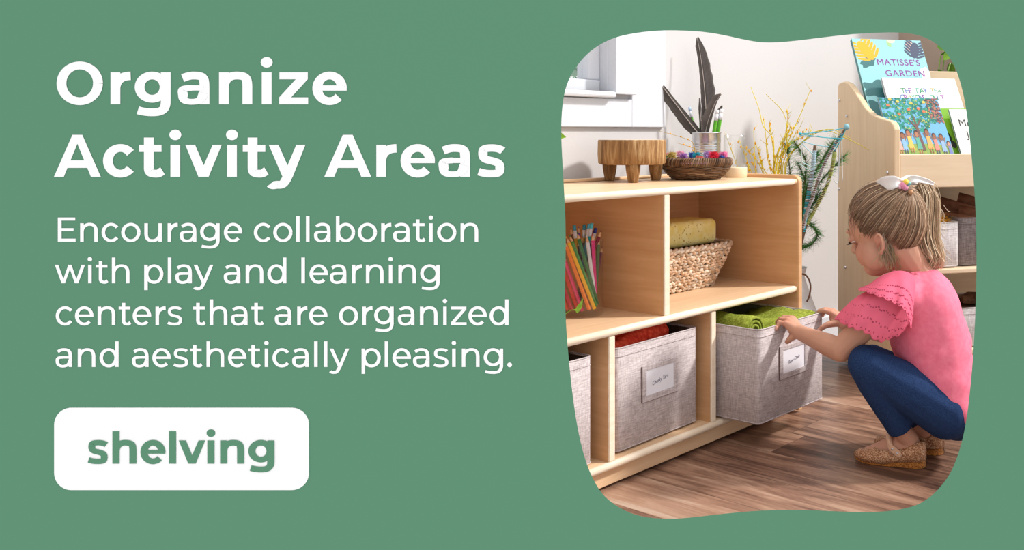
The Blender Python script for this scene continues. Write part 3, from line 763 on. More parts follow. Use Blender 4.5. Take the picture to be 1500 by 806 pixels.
# tin can, feathers, pencils, twigs
cc = C3((1035 - CX) / FPX * 2.69, 2.69, TZ)
tc = thing('tin_can', 'ribbed silver tin can behind the wicker basket holding feathers and pencils', 'can', cc)
prof = [(.0, .001), (.040, .001), (.0425, .003), (.0415, .006), (.0405, .02)]
for k in range(9): prof += [(.0405, .030 + k * .007), (.0388, .0335 + k * .007)]
prof += [(.0405, .095), (.0405, .119), (.0420, .1205), (.0422, .123), (.0405, .1238), (.0395, .121), (.0395, .02), (0, .018)]
mb = MB(); mb.lathe(prof, cc, 48); mb.build('can_body', M_steel, tc)
M_fea = mat_vcol('feather_vane', .75, .2, .15, 60); M_quill = mat_plain('quill', (186, 174, 166), .5, .3, 8)
def feather(label, px, wl, wr, notch=(), base=(0.26, 0.225, 0.205)):
    """px: centre line tip->base as (px,py,f); wl/wr: half widths in metres along it"""
    t = thing('feather', label, 'feather', P(*px[-1]), 0, 'feathers in the tin can')
    n = 60; ctr = catmull([P(*p) for p in px], n)
    def wd(a, u):
        u = u * (len(a) - 1); i = min(int(u), len(a) - 2); return a[i] + (a[i + 1] - a[i]) * (u - i)
    mb = MB()
    for sgn, wv in ((-1, wl), (1, wr)):
        rows = []; cols = []
        for i in range(n):
            u = i / (n - 1); d = (ctr[min(i + 1, n - 1)] - ctr[max(i - 1, 0)]).normalized(); side = d.cross(FW).normalized() * sgn
            w_ = wd(wv, u)
            for q0, q1, dd in notch:
                if sgn == q1 and q0 < u < q0 + dd: w_ *= .45
            w_ *= 1 + .13 * noise.noise(Vector((u * 26, sgn * 3, w_ * 20)))
            row = []
            for q in range(6):
                v = q / 5; row.append(ctr[i] + side * w_ * v - d * w_ * v * .55 + FW * (.004 * math.sin(v * 2) * (1 if sgn > 0 else .4)))
                g = .75 + .25 * math.sin(u * 140 + v * 6) * .4 + .35 * v + .25 * noise.noise(Vector((u * 9, v * 2, sgn)))
                cols.append(tuple(x * g * .42 for x in base))
            rows.append(row)
        o = len(mb.v); mb.grid(rows, col=(0, 0, 0)); mb.c[o:] = cols
    mb.build('vane', M_fea, t, solid=.0006)
    mb = MB(); mb.tube(ctr, [.0004 + .0010 * i / (n - 1) for i in range(n)], 6); mb.build('quill', M_quill, t)
feather('long dark feather leaning far left out of the tin can', [(935, 95, 2.66), (958, 112, 2.66), (990, 153, 2.67), (1012, 182, 2.68), (1026, 201, 2.69), (1031, 222, 2.69)],
        [.007, .018, .019, .021, .022, .021, .018, .004, 0], [.003, .004, .005, .007, .009, .012, .011, .004, 0], notch=((.10, -1, .022), (.20, -1, .022), (.30, -1, .014)))
feather('tallest upright dark feather in the tin can', [(1021, 55, 2.72), (1026, 80, 2.72), (1031, 120, 2.71), (1034, 160, 2.70), (1034, 195, 2.70), (1034, 222, 2.70)],
        [.001, .010, .009, .010, .012, .012, .008, .002, 0], [.004, .012, .020, .026, .030, .026, .012, .002, 0], base=(.27, .235, .22))
feather('short brown feather leaning right in front of the tall one', [(1056, 138, 2.66), (1048, 150, 2.665), (1038, 175, 2.67), (1033, 197, 2.68), (1032, 215, 2.68)],
        [.002, .014, .018, .018, .008, 0], [.001, .003, .006, .008, .006, 0], base=(.36, .31, .285))
feather('narrow dark feather at the left of the tall one', [(1025, 144, 2.68), (1026, 165, 2.685), (1028, 190, 2.69), (1030, 215, 2.69)], [.002, .005, .005, .003, 0], [.001, .003, .003, .003, 0], base=(.22, .19, .18))
feather('stubby brown feather tip behind the green pencils', [(1058, 155, 2.73), (1053, 170, 2.73), (1047, 195, 2.72), (1044, 218, 2.72)], [.002, .010, .009, .006, 0], [.001, .004, .004, .003, 0], base=(.30, .25, .23))
M_pen = mat_vcol('pencil_paint', .35, .5); M_penwood = mat_plain('pencil_wood', (222, 178, 138), .7, .2, 8, 120); M_white_soft = mat_plain('white_ferrule', (225, 228, 235), .4, .4, 5)
def pencil_at(label, a, b, rgb, group, end='tip', r=.0038, tiprgb=None, n=6):
    """a: lower end, b: upper end"""
    a, b = Vector(a), Vector(b); d = (b - a).normalized(); L = (b - a).length
    mb = MB(); mb.tube([a, b - d * (.016 if end == 'tip' else .03)], r, n, col=rgb, smooth=False); o = mb.build('pencil', M_pen, loc=a); tag(o, label, 'pencil', group)
    if end == 'tip':
        mb = MB(); mb.tube([b - d * .016, b - d * .005], [r * .98, r * .38], n); mb.build('sharpened_wood', M_penwood, o)
        mb = MB(); mb.tube([b - d * .005, b], [r * .38, .0003], n, col=tiprgb or rgb); mb.build('lead', M_pen, o)
    else:
        mb = MB(); mb.tube([b - d * .03, b - d * .012], r * 1.06, 10); mb.build('ferrule', M_white_soft, o)
        mb = MB(); mb.tube([b - d * .012, b], [r, r * .95], 10, col=tiprgb or (.85, .85, .87)); mb.build('eraser', M_pen, o)
    return o
GR = (.12, .48, .03)
pencil_at('green pencil with white eraser end, leftmost in the tin can', P(1022, 218, 2.70), P(1010, 157, 2.70), GR, 'green pencils in the tin can', 'er', .0042, (.5, .65, .85))
pencil_at('green pencil with white ferrule, middle of the right pair in the tin can', P(1042, 218, 2.67), P(1051, 161, 2.665), GR, 'green pencils in the tin can', 'er', .0052)
pencil_at('green pencil with white ferrule, rightmost in the tin can', P(1048, 218, 2.68), P(1057, 160, 2.675), GR, 'green pencils in the tin can', 'er', .0052)
pencil_at('dark green pencil half hidden behind the narrow feather', P(1027, 218, 2.71), P(1026, 165, 2.71), (.08, .3, .05), 'green pencils in the tin can', 'er', .004)
pencil_at('orange pencil tip at the right rim of the tin can', P(1050, 220, 2.70), P(1052, 187, 2.70), (.8, .3, .02), None, 'tip', .004)
M_twig = mat_plain('straw_twig', (196, 160, 70), .7, .2, 20); M_bud = mat_plain('orange_bud', (222, 160, 40), .7, .2, 18)
def twig(label, px, buds, group):
    t = thing('budded_twig', label, 'twig', P(*px[0]), 0, group); c = catmull([P(*p) for p in px], 24)
    mb = MB(); mb.tube(c, [.0011 - .0006 * i / 23 for i in range(24)], 5); mb.build('stalk', M_twig, t)
    for i in buds:
        mb = MB(); mb.ell(c[i] + Vector((0, 0, .001)), (.0034, .0022, .0022), nu=8, nv=6); mb.build('bud', M_bud, t)
twig('yellow budded twig, upper one leaning left out of the wicker basket', [(1019, 236, 2.56), (1016, 212, 2.57), (1004, 203, 2.57), (966, 192, 2.57)], (14, 17, 20), 'budded twigs by the tin can')
twig('yellow budded twig, lower one leaning left out of the wicker basket', [(1021, 238, 2.55), (1020, 220, 2.55), (1010, 215, 2.55), (991, 209, 2.55)], (15, 19), 'budded twigs by the tin can')
twig('yellow budded twig stuck upright before the tin can', [(1019, 240, 2.52), (1018, 228, 2.52), (1013, 217, 2.52)], (6, 12, 18), 'budded twigs by the tin can')

# glass candle holder on a round wooden base
gc = C3((1076 - CX) / FPX * 2.62, 2.62, TZ)
gh = thing('glass_cylinder_holder', 'clear glass cylinder on a pale round wooden base beside the wicker basket', 'candle holder', gc)
mb = MB(); mb.lathe([(.0335, 0), (.0345, .002), (.0345, .026), (.0335, .028), (0, .028)], gc, 48); mb.build('wooden_base', M_birch_p, gh)
mb = MB(); mb.lathe([(.0305, .0285), (.0305, .115), (.0297, .1155), (.029, .115), (.029, .0285)], gc, 48); mb.build('glass_cylinder', M_glass, gh)

# ------------------------------------------------------------------ pencil jar
SZ = .3368
jc = C3((848 - CX) / FPX * 2.12, 2.12, SZ)
jar = thing('glass_jar', 'clear glass jar with a painted leaf holding colouring pencils on the shelf', 'jar', jc)
mb = MB(); mb.lathe([(0, .0005), (.050, .0005), (.054, .004), (.054, .160), (.0555, .164), (.0545, .166), (.0525, .163), (.052, .012), (0, .010)], jc, 56); mb.build('glass_body', M_glass, jar)
M_leafp = mat_plain('painted_leaf', (126, 178, 58), .4, .4, 14, 120)
mb = MB()
def jp(a, z, e=.0006): return jc + Vector(((.054 + e) * math.cos(a), (.054 + e) * math.sin(a), z))
af = math.atan2(-FW.y, -FW.x)           # side of the jar that faces the photographer
lf = [(0, 0), (.07, .008), (.18, .014), (.30, .025), (.28, .014), (.25, .003), (.14, -.005), (.08, -.009), (.01, -.005)]
c_ = jp(af + .06 + .2, .022 + .012); ring_ = [jp(af + .06 + a, .022 + z) for a, z in lf]
mb.add([c_] + ring_, [(0, i + 1, (i + 1) % len(ring_) + 1) for i in range(len(ring_))])
mb.tube([jp(af + .1 - .12 * k, .02 + .004 * math.sin(k * .9) - .002 * k, .001) for k in range(8)], .0012, 5); mb.build('painted_leaf', M_leafp, jar)
PENS = [((.85, .42, .01), 'yellow', -.020, -.030, .024, -.0),]
cols = [('red', (.62, .03, .04)), ('crimson', (.55, .02, .07)), ('pink', (.78, .05, .22)), ('coral red', (.72, .08, .05)), ('orange', (.85, .22, .03)), ('deep yellow', (.88, .5, .02)), ('leaf green', (.06, .33, .08)), ('forest green', (.03, .20, .07)), ('white', (.75, .76, .80)), ('hot pink', (.75, .04, .25)), ('dark green', (.06, .2, .09)), ('purple', (.18, .03, .12)),
        ('navy', (.02, .04, .16)), ('black', (.02, .02, .025)), ('sky blue', (.06, .35, .55)), ('gold', (.6, .4, .05)), ('maroon', (.22, .02, .05)), ('turquoise', (.02, .42, .48)), ('brown', (.16, .07, .04)), ('violet', (.2, .06, .35))]
# front ones: bottom px/py -> top px/py on the depth given
front = [(0, (846, 454), (822, 385), 2.085), (1, (838, 455), (818, 402), 2.082), (2, (853, 456), (824, 372), 2.088), (3, (832, 455), (818, 412), 2.085), (4, (863, 454), (826, 352), 2.085), (5, (871, 453), (829, 346), 2.09), (6, (873, 449), (834, 344), 2.10), (7, (875, 446), (845, 340), 2.11), (8, (872, 440), (859, 344), 2.115), (9, (872, 430), (868, 342), 2.12), (10, (873, 420), (877, 348), 2.135), (11, (873, 412), (882, 360), 2.15)]
for i, a, b, f in front:
    nm, col = cols[i]
    pencil_at('%s colouring pencil leaning at the front of the glass jar' % nm, P(a[0], a[1], f), P(b[0], b[1], f + .015), col, 'colouring pencils in the glass jar', 'tip', .0042)
tops = [(12, 843, 340), (13, 853, 345), (14, 863, 328), (15, 856, 329), (16, 881, 337), (17, 867, 327), (18, 836, 333), (19, 847, 331), (15, 841, 330), (12, 873, 334), (13, 848, 350), (17, 839, 345)]
for q, (i, x, y) in enumerate(tops):
    nm, col = cols[i]; f = 2.13 + .02 * rnd.random() + .015 * (q % 2)
    bx_ = 848 + (x - 858) * -.35
    names = ['', '', '', '', '', '', '', '', ' at the far left', ' at the right', ' low in the middle', ' at the left']
    pencil_at('%s pencil%s among those at the back of the glass jar' % (nm, names[q]), P(bx_, 446, f), P(x, y, f + .01), col, 'colouring pencils in the glass jar', 'er' if i in (14, 15, 17, 12) else 'tip', .0040, {14: (.1, .5, .65), 15: (.05, .35, .5), 17: (.1, .6, .7), 12: (.03, .05, .3)}.get(i))

# ------------------------------------------------------------------ seagrass basket and sponge
M_sea = mat_vcol('seagrass', .7, .2, .3, 120)
bx0, bx1, by0, by1 = 1.665, 1.982, 1.592, 1.722
bk = thing('seagrass_basket', 'rectangular woven seagrass basket holding a yellow sponge in the right cubby', 'basket', ((bx0 + bx1) / 2, 1.655, SZ))
def tan_(): 
    g = rnd.uniform(.6, 1.05); return (.74 * g, .53 * g, .36 * g) if rnd.random() < .7 else (.85 * g, .72 * g, .58 * g)
mb = MB(); NR = 9
def per(i, off):
    u = i / NR; e = .040 * u
    base = rrect(bx0 - e, bx1 + e, by0 - e * .75, by1 + e * .2, .022, 4)
    pts = even([Vector((a, b, 0)) for a, b in base], 150); return pts, SZ + .006 + .100 * u
for i in range(NR + 1):
    ps, z = per(i, 0); m_ = len(ps); pts = []
    for k, p in enumerate(ps):
        t = (ps[(k + 1) % m_] - ps[k - 1]).normalized(); nrm = Vector((t.y, -t.x, 0))
        pts.append(Vector((p.x, p.y, z)) + nrm * (.0022 * math.sin(k * 2 * PI * 25 / 150 + i * PI)) + Vector((0, 0, .0025 * math.sin(k * .9 + i * 2.1))))
    cols_ = []; cur = tan_()
    for k in range(m_):
        if k % 3 == 0: cur = tan_()
        cols_.append(cur)
    mb.tube(pts, [.0020 for k in range(m_)], 6, closed=True, col=cols_)
# chunky staggered knots
def peru(u):
    e = .040 * u; base = rrect(bx0 - e, bx1 + e, by0 - e * .75, by1 + e * .2, .022, 4)
    return even([Vector((a, b, 0)) for a, b in base], 150), SZ + .006 + .100 * u
KR = 13
for i in range(KR + 1):
    ps, z = peru(i / KR); K_ = 88
    for q in range(K_):
        k = int((q + .5 * (i % 2)) / K_ * 150) % 150; p = ps[k]; t = (ps[(k + 1) % 150] - ps[k - 1]).normalized(); nrm = Vector((t.y, -t.x, 0)); cl_ = tan_()
        c = Vector((p.x, p.y, z + rnd.uniform(-.002, .002))) + nrm * rnd.uniform(.001, .0045); dz = rnd.uniform(.001, .0055) * (1 if (i + q) % 2 else -1); l = rnd.uniform(.007, .010)
        mb.tube([c - t * l - Vector((0, 0, dz)), c - t * l * .4 + nrm * .0025 - Vector((0, 0, dz * .4)), c + t * l * .4 + nrm * .0025 + Vector((0, 0, dz * .4)), c + t * l + Vector((0, 0, dz))], [.0026, .0046, .0046, .0026], 6, col=cl_)
rows_ = []
for i in range(NR + 1):
    ps, z = per(i, 0); rows_.append([Vector((p.x, p.y, z)) for p in ps])
mb.grid(rows_, True, col=(.17, .10, .055)); mb.add(rows_[0], [tuple(range(len(rows_[0])))], col=(.2, .12, .07)); mb.build('woven_body', M_sea, bk)
mb = MB()
for j in range(3):
    ps, z = per(NR, 0); m_ = len(ps); pts = []
    for k, p in enumerate(ps):
        t = (ps[(k + 1) % m_] - ps[k - 1]).normalized(); nrm = Vector((t.y, -t.x, 0)); a = k * 2 * PI * 18 / 150 + j * 2 * PI / 3
        pts.append(Vector((p.x, p.y, z + .004)) + nrm * (.003 + .0045 * math.cos(a)) + Vector((0, 0, .0045 * math.sin(a))))
    mb.tube(pts, .0040, 6, closed=True, col=[tan_() if k % 6 else (.85, .76, .66) for k in range(m_)])
mb.build('braided_rim', M_sea, bk)
k = NT('sponge_foam'); v = k.n('ShaderNodeTexVoronoi'); v.inputs['Scale'].default_value = 150; k.l(k.coord((1, 1, .6)), v.inputs['Vector'])
hole = k.ramp(v.outputs['Distance'], [(.16, (0, 0, 0)), (.26, (255, 255, 255))]); nn = k.noise(k.coord(), 45, 4)
msk = k.ramp(nn, [(.44, (255, 255, 255)), (.52, (0, 0, 0))]); hh = k.mix(1.0, hole, msk, 'LIGHTEN')
c = k.mix(hh, srgb((196, 160, 60)), k.ramp(nn, [(.3, (246, 226, 128)), (.7, (255, 246, 184))])); k.bump(hh, .6, .003); M_sponge = k.set(c, .95, .05)
mb = MB(); mb.box(1.73, 2.004, 1.596, 1.70, .4465, .5125)
tag(mb.build('sponge', M_sponge, loc=(1.86, 1.65, .446), bevel=.016, seg=5), 'pale yellow block sponge lying on the seagrass basket', 'sponge')
# ------------------------------------------------------------------ jug with plants beside the shelf
jb = C3((1160 - CX) / FPX * 2.74, 2.74, 0)
jg = thing('metal_jug', 'pale galvanised jug with a brown wire handle on the floor right of the shelf', 'jug', jb)
M_galv = mat_plain('galvanised_metal', (206, 208, 210), .45, .4, 10, 30, .25)
mb = MB(); mb.lathe([(0, .002), (.082, .002), (.085, .006), (.084, .17), (.081, .20), (.066, .245), (.042, .31), (.036, .33), (.042, .352), (.045, .355), (.040, .352), (.033, .33), (.038, .31), (.06, .245), (.075, .2), (.078, .03), (0, .02)], jb, 48); mb.build('jug_body', M_galv, jg)
M_brown = mat_plain('brown_wire', (104, 78, 62), .5, .4, 8)
mb = MB(); mb.tube(catmull([P(1168, 402, 2.70), P(1180, 403, 2.69), P(1187, 416, 2.685), P(1186, 432, 2.685), P(1182, 442, 2.685)], 20), .0026, 8); mb.build('handle', M_brown, jg)
mouth = jb + Vector((0, 0, .33))
M_yel = mat_vcol('yellow_blossom_stems', .7, .2); M_pine = mat_vcol('pine_needles', .6, .3)
def stem_to(px, f, r0=.0016, r1=.0006, j=.012, n=22):
    o = mouth + Vector((rnd.uniform(-j, j), rnd.uniform(-j, j), -.05))
    return catmull([o, mouth + (P(*px[0], f) - mouth) * .12 + Vector((0, 0, .03))] + [P(*p, f) for p in px], n)
yb = thing('yellow_blossom_branches', 'tall spray of yellow budded branches in the jug right of the shelf', 'branches', mouth)
yel = [((1130, 320), (1100, 250), (1083, 205)), ((1140, 320), (1118, 250), (1108, 212)), ((1135, 310), (1112, 240), (1088, 215)), ((1130, 320), (1108, 255), (1098, 225)), ((1150, 300), (1128, 240), (1119, 176)), ((1150, 300), (1120, 250), (1112, 222)), ((1150, 310), (1132, 250), (1150, 205), (1158, 186)),
       ((1152, 300), (1144, 240), (1158, 200), (1176, 160), (1187, 132)), ((1150, 300), (1138, 250), (1146, 205), (1168, 182)), ((1150, 300), (1140, 250), (1155, 214), (1172, 186)), ((1154, 300), (1146, 250), (1152, 220), (1150, 170), (1122, 138)), ((1150, 300), (1134, 250), (1133, 205), (1118, 185), (1112, 160), (1100, 128)),
       ((1152, 300), (1142, 245), (1150, 200), (1154, 175), (1152, 160)), ((1150, 300), (1138, 250), (1130, 200), (1127, 180)), ((1145, 310), (1105, 265), (1095, 240)), ((1145, 310), (1110, 260), (1104, 190)), ((1150, 300), (1136, 260), (1142, 228), (1166, 205), (1180, 192)), ((1150, 300), (1134, 255), (1142, 215), (1160, 195)), ((1140, 310), (1090, 262), (1076, 232), (1066, 205)), ((1140, 315), (1085, 265), (1072, 238)),
       ((1156, 300), (1150, 240), (1175, 208), (1205, 190), (1245, 205), (1273, 220)), ((1156, 300), (1152, 240), (1180, 205), (1215, 189), (1246, 203)), ((1150, 300), (1140, 255), (1150, 215), (1178, 200), (1190, 190)), ((1148, 300), (1132, 260), (1124, 230), (1122, 205))]
mb = MB(); bd = MB()
for i, s_ in enumerate(yel):
    f = 2.73 + .03 * ((i * 7) % 5) / 5; c = stem_to(s_, f); g = rnd.uniform(.7, 1.1)
    mb.tube(c, [.0023 - .0014 * k / 21 for k in range(22)], 5, col=(.85 * g, .70 * g, .05))
    if i not in (10, 11, 20, 21):
        for k in range(9, 22):
            if rnd.random() < .75:
                q = c[k] + Vector((rnd.gauss(0, .0016), rnd.gauss(0, .0016), rnd.gauss(0, .003))); bd.ell(q, (rnd.uniform(.0018, .0032), .002, rnd.uniform(.0025, .005)), nu=7, nv=5, col=(.80, rnd.uniform(.34, .55), .02))
            if rnd.random() < .5:
                d = Vector((rnd.uniform(-1, 1), rnd.uniform(-1, 1), rnd.uniform(.5, 2))).normalized(); mb.tube([c[k], c[k] + d * rnd.uniform(.012, .03)], [.0009, .0004], 4, col=(.66, .56, .08))
mb.build('stalk', M_yel, yb); bd.build('bud', M_yel, yb)
pb = thing('pine_sprig', 'dark green pine sprigs standing in the jug behind the shelf end', 'pine sprig', mouth)
nd = MB(); stt = MB()
for px, f in ((((1172, 330), (1176, 290), (1195, 250), (1222, 205)), 2.70), (((1172, 320), (1178, 270), (1180, 235), (1165, 210)), 2.72), (((1170, 330), (1180, 300), (1205, 262), (1236, 230)), 2.69), (((1168, 330), (1180, 280), (1192, 240), (1196, 225)), 2.74), (((1170, 330), (1186, 270), (1205, 235), (1218, 212)), 2.735),
              (((1165, 350), (1172, 325), (1190, 332), (1197, 345), (1188, 358), (1172, 362)), 2.70), (((1165, 350), (1175, 320), (1190, 300), (1200, 280)), 2.71), (((1168, 340), (1160, 280), (1155, 230), (1153, 215)), 2.76), (((1168, 340), (1176, 300), (1180, 270), (1170, 240)), 2.755)):
    c = stem_to(px, f, n=36); stt.tube(c, .0016, 5, col=(.16, .14, .06))
    for k in range(8, 36):
        t = (c[k] - c[k - 1]).normalized()
        for q in range(30):
            d = (t * .9 + Vector((rnd.gauss(0, .6), rnd.gauss(0, .6), rnd.gauss(0, .6)))).normalized(); e = d.orthogonal().normalized() * .0008; l = rnd.uniform(.02, .038); g = rnd.uniform(.5, 1.3)
            nd.add([c[k] - e, c[k] + e, c[k] + d * l], [(0, 1, 2)], False, 0, (.075 * g, .27 * g, .055 * g))
nd.build('needles', M_pine, pb, fix=False); stt.build('stalk', M_pine, pb)
M_yarn = mat_vcol('wrapped_yarn', .9, .1, .4, 300)
def wrapped(label, name, px, f, r, cfun, extra=None):
    t = thing(name, label, 'stick', mouth, 0); c = catmull([mouth + Vector((0, 0, -.04))] + [P(*p, f) for p in px], 60)
    mb = MB(); mb.tube(c, r * .8, 8, col=(.20, .13, .09)); mb.build('twig', M_yarn, t)
    mb = MB(); pts = []; cl = []
    for i in range(700):
        u = .25 + .70 * i / 699; k = u * 59; a = int(k); p = c[a].lerp(c[min(a + 1, 59)], k - a); d = (c[min(a + 1, 59)] - c[a]).normalized(); e = d.orthogonal().normalized(); b = d.cross(e); an = i * .55
        pts.append(p + (e * math.cos(an) + b * math.sin(an)) * r * (1 + .18 * noise.noise(Vector((i * .02, 0, 1))))); cl.append(cfun(u))
    mb.tube(pts, .0013, 4, col=cl); mb.build('yarn_wrap', M_yarn, t); return t, c
def blue(u): return (.55, .72, .82) if u > .62 else ((.04, .45, .55) if int(u * 40) % 3 else (.65, .75, .82))
t1, cA = wrapped('stick wrapped in pale blue yarn with a bare brown tip in the jug', 'yarn_wrapped_stick', [(1176, 340), (1182, 300), (1190, 250), (1194, 213)], 2.67, .0058, blue)
def grey(u): return (.10, .45, .55) if u > .82 and int(u * 60) % 2 else (.42, .42, .44)
t2, cB = wrapped('stick wrapped in grey and turquoise yarn leaning right from the jug', 'yarn_wrapped_stick', [(1176, 335), (1188, 295), (1210, 235), (1241, 184)], 2.66, .0042, grey)
def moss(u): return (.42, .50, .14) if int(u * 30) % 3 else (.55, .58, .30)
t3, cC = wrapped('curved stick wrapped in moss green yarn in the jug', 'yarn_wrapped_stick', [(1178, 340), (1192, 310), (1212, 270), (1221, 235), (1223, 220)], 2.675, .0052, moss)
ys = thing('yarn_strands', 'loose turquoise and white yarn strung between the sticks in the jug', 'yarn', P(1210, 200, 2.66))
mb = MB()
for a, b, col in (((1172, 196), (1240, 187), (.06, .50, .62)), ((1172, 196), (1236, 203), (.08, .55, .66)), ((1172, 198), (1200, 199), (.1, .5, .6)), ((1175, 207), (1215, 215), (.30, .62, .72)), ((1173, 208), (1194, 228), (.4, .66, .74)), ((1173, 236), (1195, 246), (.5, .75, .75)), ((1171, 240), (1195, 252), (.5, .75, .72)), ((1240, 187), (1222, 222), (.05, .40, .5)), ((1173, 196), (1175, 240), (.6, .7, .7)), ((1233, 205), (1234, 265), (.7, .76, .78)), ((1230, 208), (1228, 266), (.66, .72, .74))):
    f = 2.655; p0, p1 = P(*a, f), P(*b, f); mb.tube([p0.lerp(p1, k / 8) - Vector((0, 0, .003 * math.sin(k / 8 * PI))) for k in range(9)], .0013, 5, col=col)
mb.tube(catmull([P(1228, 266, 2.655), P(1225, 268, 2.65), P(1218, 262, 2.655), P(1205, 275, 2.66), P(1198, 285, 2.66)], 20), .0012, 5, col=(.62, .7, .72))
mb.ell(P(1240, 186, 2.655), .0085, nu=10, nv=8, col=(.25, .50, .58)); mb.ell(P(1172, 196, 2.655), .004, nu=8, nv=6, col=(.05, .45, .58))
mb.build('strand', M_yarn, ys)

# ------------------------------------------------------------------ bookcase in the corner
FL = C3(.354, 2.697, 0); EW = (RT * .953 + FW * .302).normalized(); ED = (RT * -.317 + FW * .948).normalized()
def B(w_, d, z): return FL + EW * w_ + ED * d + Vector((0, 0, z))
rzb = math.atan2(EW.y, EW.x); BW = .80; BD = .4147
bc_ = thing('display_bookcase', 'birch display bookcase with curved side panel and tiered book pockets in the corner', 'bookcase', B(BW / 2, BD / 2, 0), rzb)
# side profile (d,z)
sp_ = [(.01, .012), (BD, .012), (BD, .885), (BD - .008, .900), (BD - .05, .9045), (BD - .085, .898), (BD - .12, .880), (BD - .17, .845), (BD - .215, .815), (BD - .265, .795), (BD - .33, .782), (BD - .375, .776), (.022, .772), (.008, .764), (.0, .750), (.0, .02)]
def side(w0, w1):
    mb = MB(); mb.prism(sp_, w0, w1, lambda a, b, t: B(t, a, b)); return mb.build('side_panel', M_birch_pv, bc_, bevel=.004, seg=3)
s1 = side(0, .02); side(BW - .02, BW)
for px, py in ((1230.5, 147), (1230, 277), (1239, 392), (1301, 253), (1241, 170)):
    # find d,z on the outer face w=0
    a = (px - CX) / FPX; d = (a * 2.697 - .354) / (-.317 - a * .948); f = 2.697 + .948 * d; z = H - (py - CY) / FPX * f
    mb = MB(); mb.ell(B(-.001, d, z), .0052, nu=10, nv=8); mb.build('screw', M_steel, s1)
mb = MB(); mb.prism([(0, .680), (0, .584), (BW - .04, .584), (BW - .04, .680)], .004, .02, lambda a, b, t: B(.02 + a, t, b)); mb.build('front_lip', M_birch_p, bc_, bevel=.003, seg=3)
for nm, pr in (('book_ledge', [(.02, .594), (.02, .606), (.40, .606), (.40, .594)]), ('shelf', [(.012, .333), (.012, .347), (.40, .347), (.40, .333)]), ('shelf', [(.012, .095), (.012, .110), (.40, .110), (.40, .095)])):
    mb = MB(); mb.prism(pr, .02, BW - .02, lambda a, b, t: B(t, a, b)); mb.build(nm, M_birch_p, bc_, bevel=.003)
for nm, d0, z0, d1, z1 in (('pocket_divider', .128, .606, .170, .72), ('pocket_divider', .235, .606, .268, .80)):
    mb = MB(); mb.prism([(d0, z0), (d0 + .01, z0), (d1 + .01, z1), (d1, z1)], .02, BW - .02, lambda a, b, t: B(t, a, b)); mb.build(nm, M_birch_p, bc_)
pl = [(.02, .012), (BW - .02, .012), (BW - .02, .86)] + [(BW - .02 - .06 * (1 - math.cos(k * PI / 12)), .86 + .086 * math.sin(k * PI / 12)) for k in range(1, 7)] + [(.27, .946), (.22, .93), (.18, .86), (.02, .85)]
mb = MB(); mb.prism(pl, .402, .414, lambda a, b, t: B(a, t, b)); mb.build('back_panel', M_birch_p, bc_, bevel=.002)
mb = MB(); mb.prism([(0, .012), (0, .095), (BW - .04, .095), (BW - .04, .012)], .03, .045, lambda a, b, t: B(.02 + a, t, b)); mb.build('toe_kick', M_birch_p, bc_)

# books: w0,w1, bottom (d,z), top (d,z)
M_cov = mat_vcol('printed_cover', .35, .4); M_pages = mat_plain('page_block', (238, 234, 224), .8, .1, 5, 200)
def book(label, w0, w1, b, t, thick, face, spine=None, group='picture books on the display bookcase'):
    """fn(u,v): u 0..1 left to right, v 0..1 bottom to top on the front cover"""
    th = thing('picture_book', label, 'book', B((w0 + w1) / 2, b[0], b[1]), rzb, group)
    dv = Vector((0, t[0] - b[0], t[1] - b[1])); L = dv.length; nd_, nz_ = dv.z / L, -dv.y / L    # into the book
    def fn(u, v, q=0): return B(w0 + (w1 - w0) * u, b[0] + dv.y * v + nd_ * q, b[1] + dv.z * v + nz_ * q)
    mb = MB(); mb.prism([(0, 0), (1, 0), (1, 1), (0, 1)], 0, .0022, fn, col=face); mb.build('front_cover', M_cov, th)
    mb = MB(); mb.prism([(0, 0), (1, 0), (1, 1), (0, 1)], thick - .002, thick, fn, col=face)
    mb.prism([(0, 0), (.008, 0), (.008, 1), (0, 1)], .0022, thick - .002, fn, col=spine or face); mb.build('back_cover', M_cov, th)
    mb = MB(); mb.prism([(.008, .01), (.985, .01), (.985, .99), (.008, .99)], .0022, thick - .002, fn); mb.build('page_block', M_pages, th)
    return th, fn, (w1 - w0), L
def blob(mb, fn, cx_, cy_, rx, ry, col, q, rot=0, n=14, lob=0, ar=1.0, ph=0):
    ps = []
    for k in range(n):
        a = 2 * PI * k / n; m = 1 + (lob * math.cos(5 * a + ph) if lob else 0); x, y = rx * m * math.cos(a), ry * m * math.sin(a)
        ps.append(fn(min(max(cx_ + (x * math.cos(rot) - y * math.sin(rot)), .002), .998), min(max(cy_ + (x * math.sin(rot) + y * math.cos(rot)) * ar, .002), .998), q))
    mb.add(ps, [tuple(range(n))], False, 0, col)
def lobed(mb, fn, cx_, cy_, s, rot, col, q, ar=1.0, n=6):
    """cut-paper leaf with finger lobes"""
    blob(mb, fn, cx_, cy_, s * .30, s * .62, col, q, rot, ar=ar)
    for k in range(n):
        for sg in (-1, 1):
            o = -.55 + 1.1 * k / (n - 1); a = rot + sg * .95
            bx2, by2 = sg * s * .42, s * (o + .18)
            x = cx_ + bx2 * math.cos(rot) - by2 * math.sin(rot); y = cy_ + (bx2 * math.sin(rot) + by2 * math.cos(rot)) * ar
            blob(mb, fn, x, y, s * .085, s * .36, col, q - .00002 * (k + 1), a - PI * 0 if sg < 0 else a - 2 * .95 * 0 + 0, ar=ar, n=10) if sg > 0 and False else blob(mb, fn, x, y, s * .08, s * .34, col, q - .00002 * (k + 1), rot - sg * .95, ar=ar, n=10)
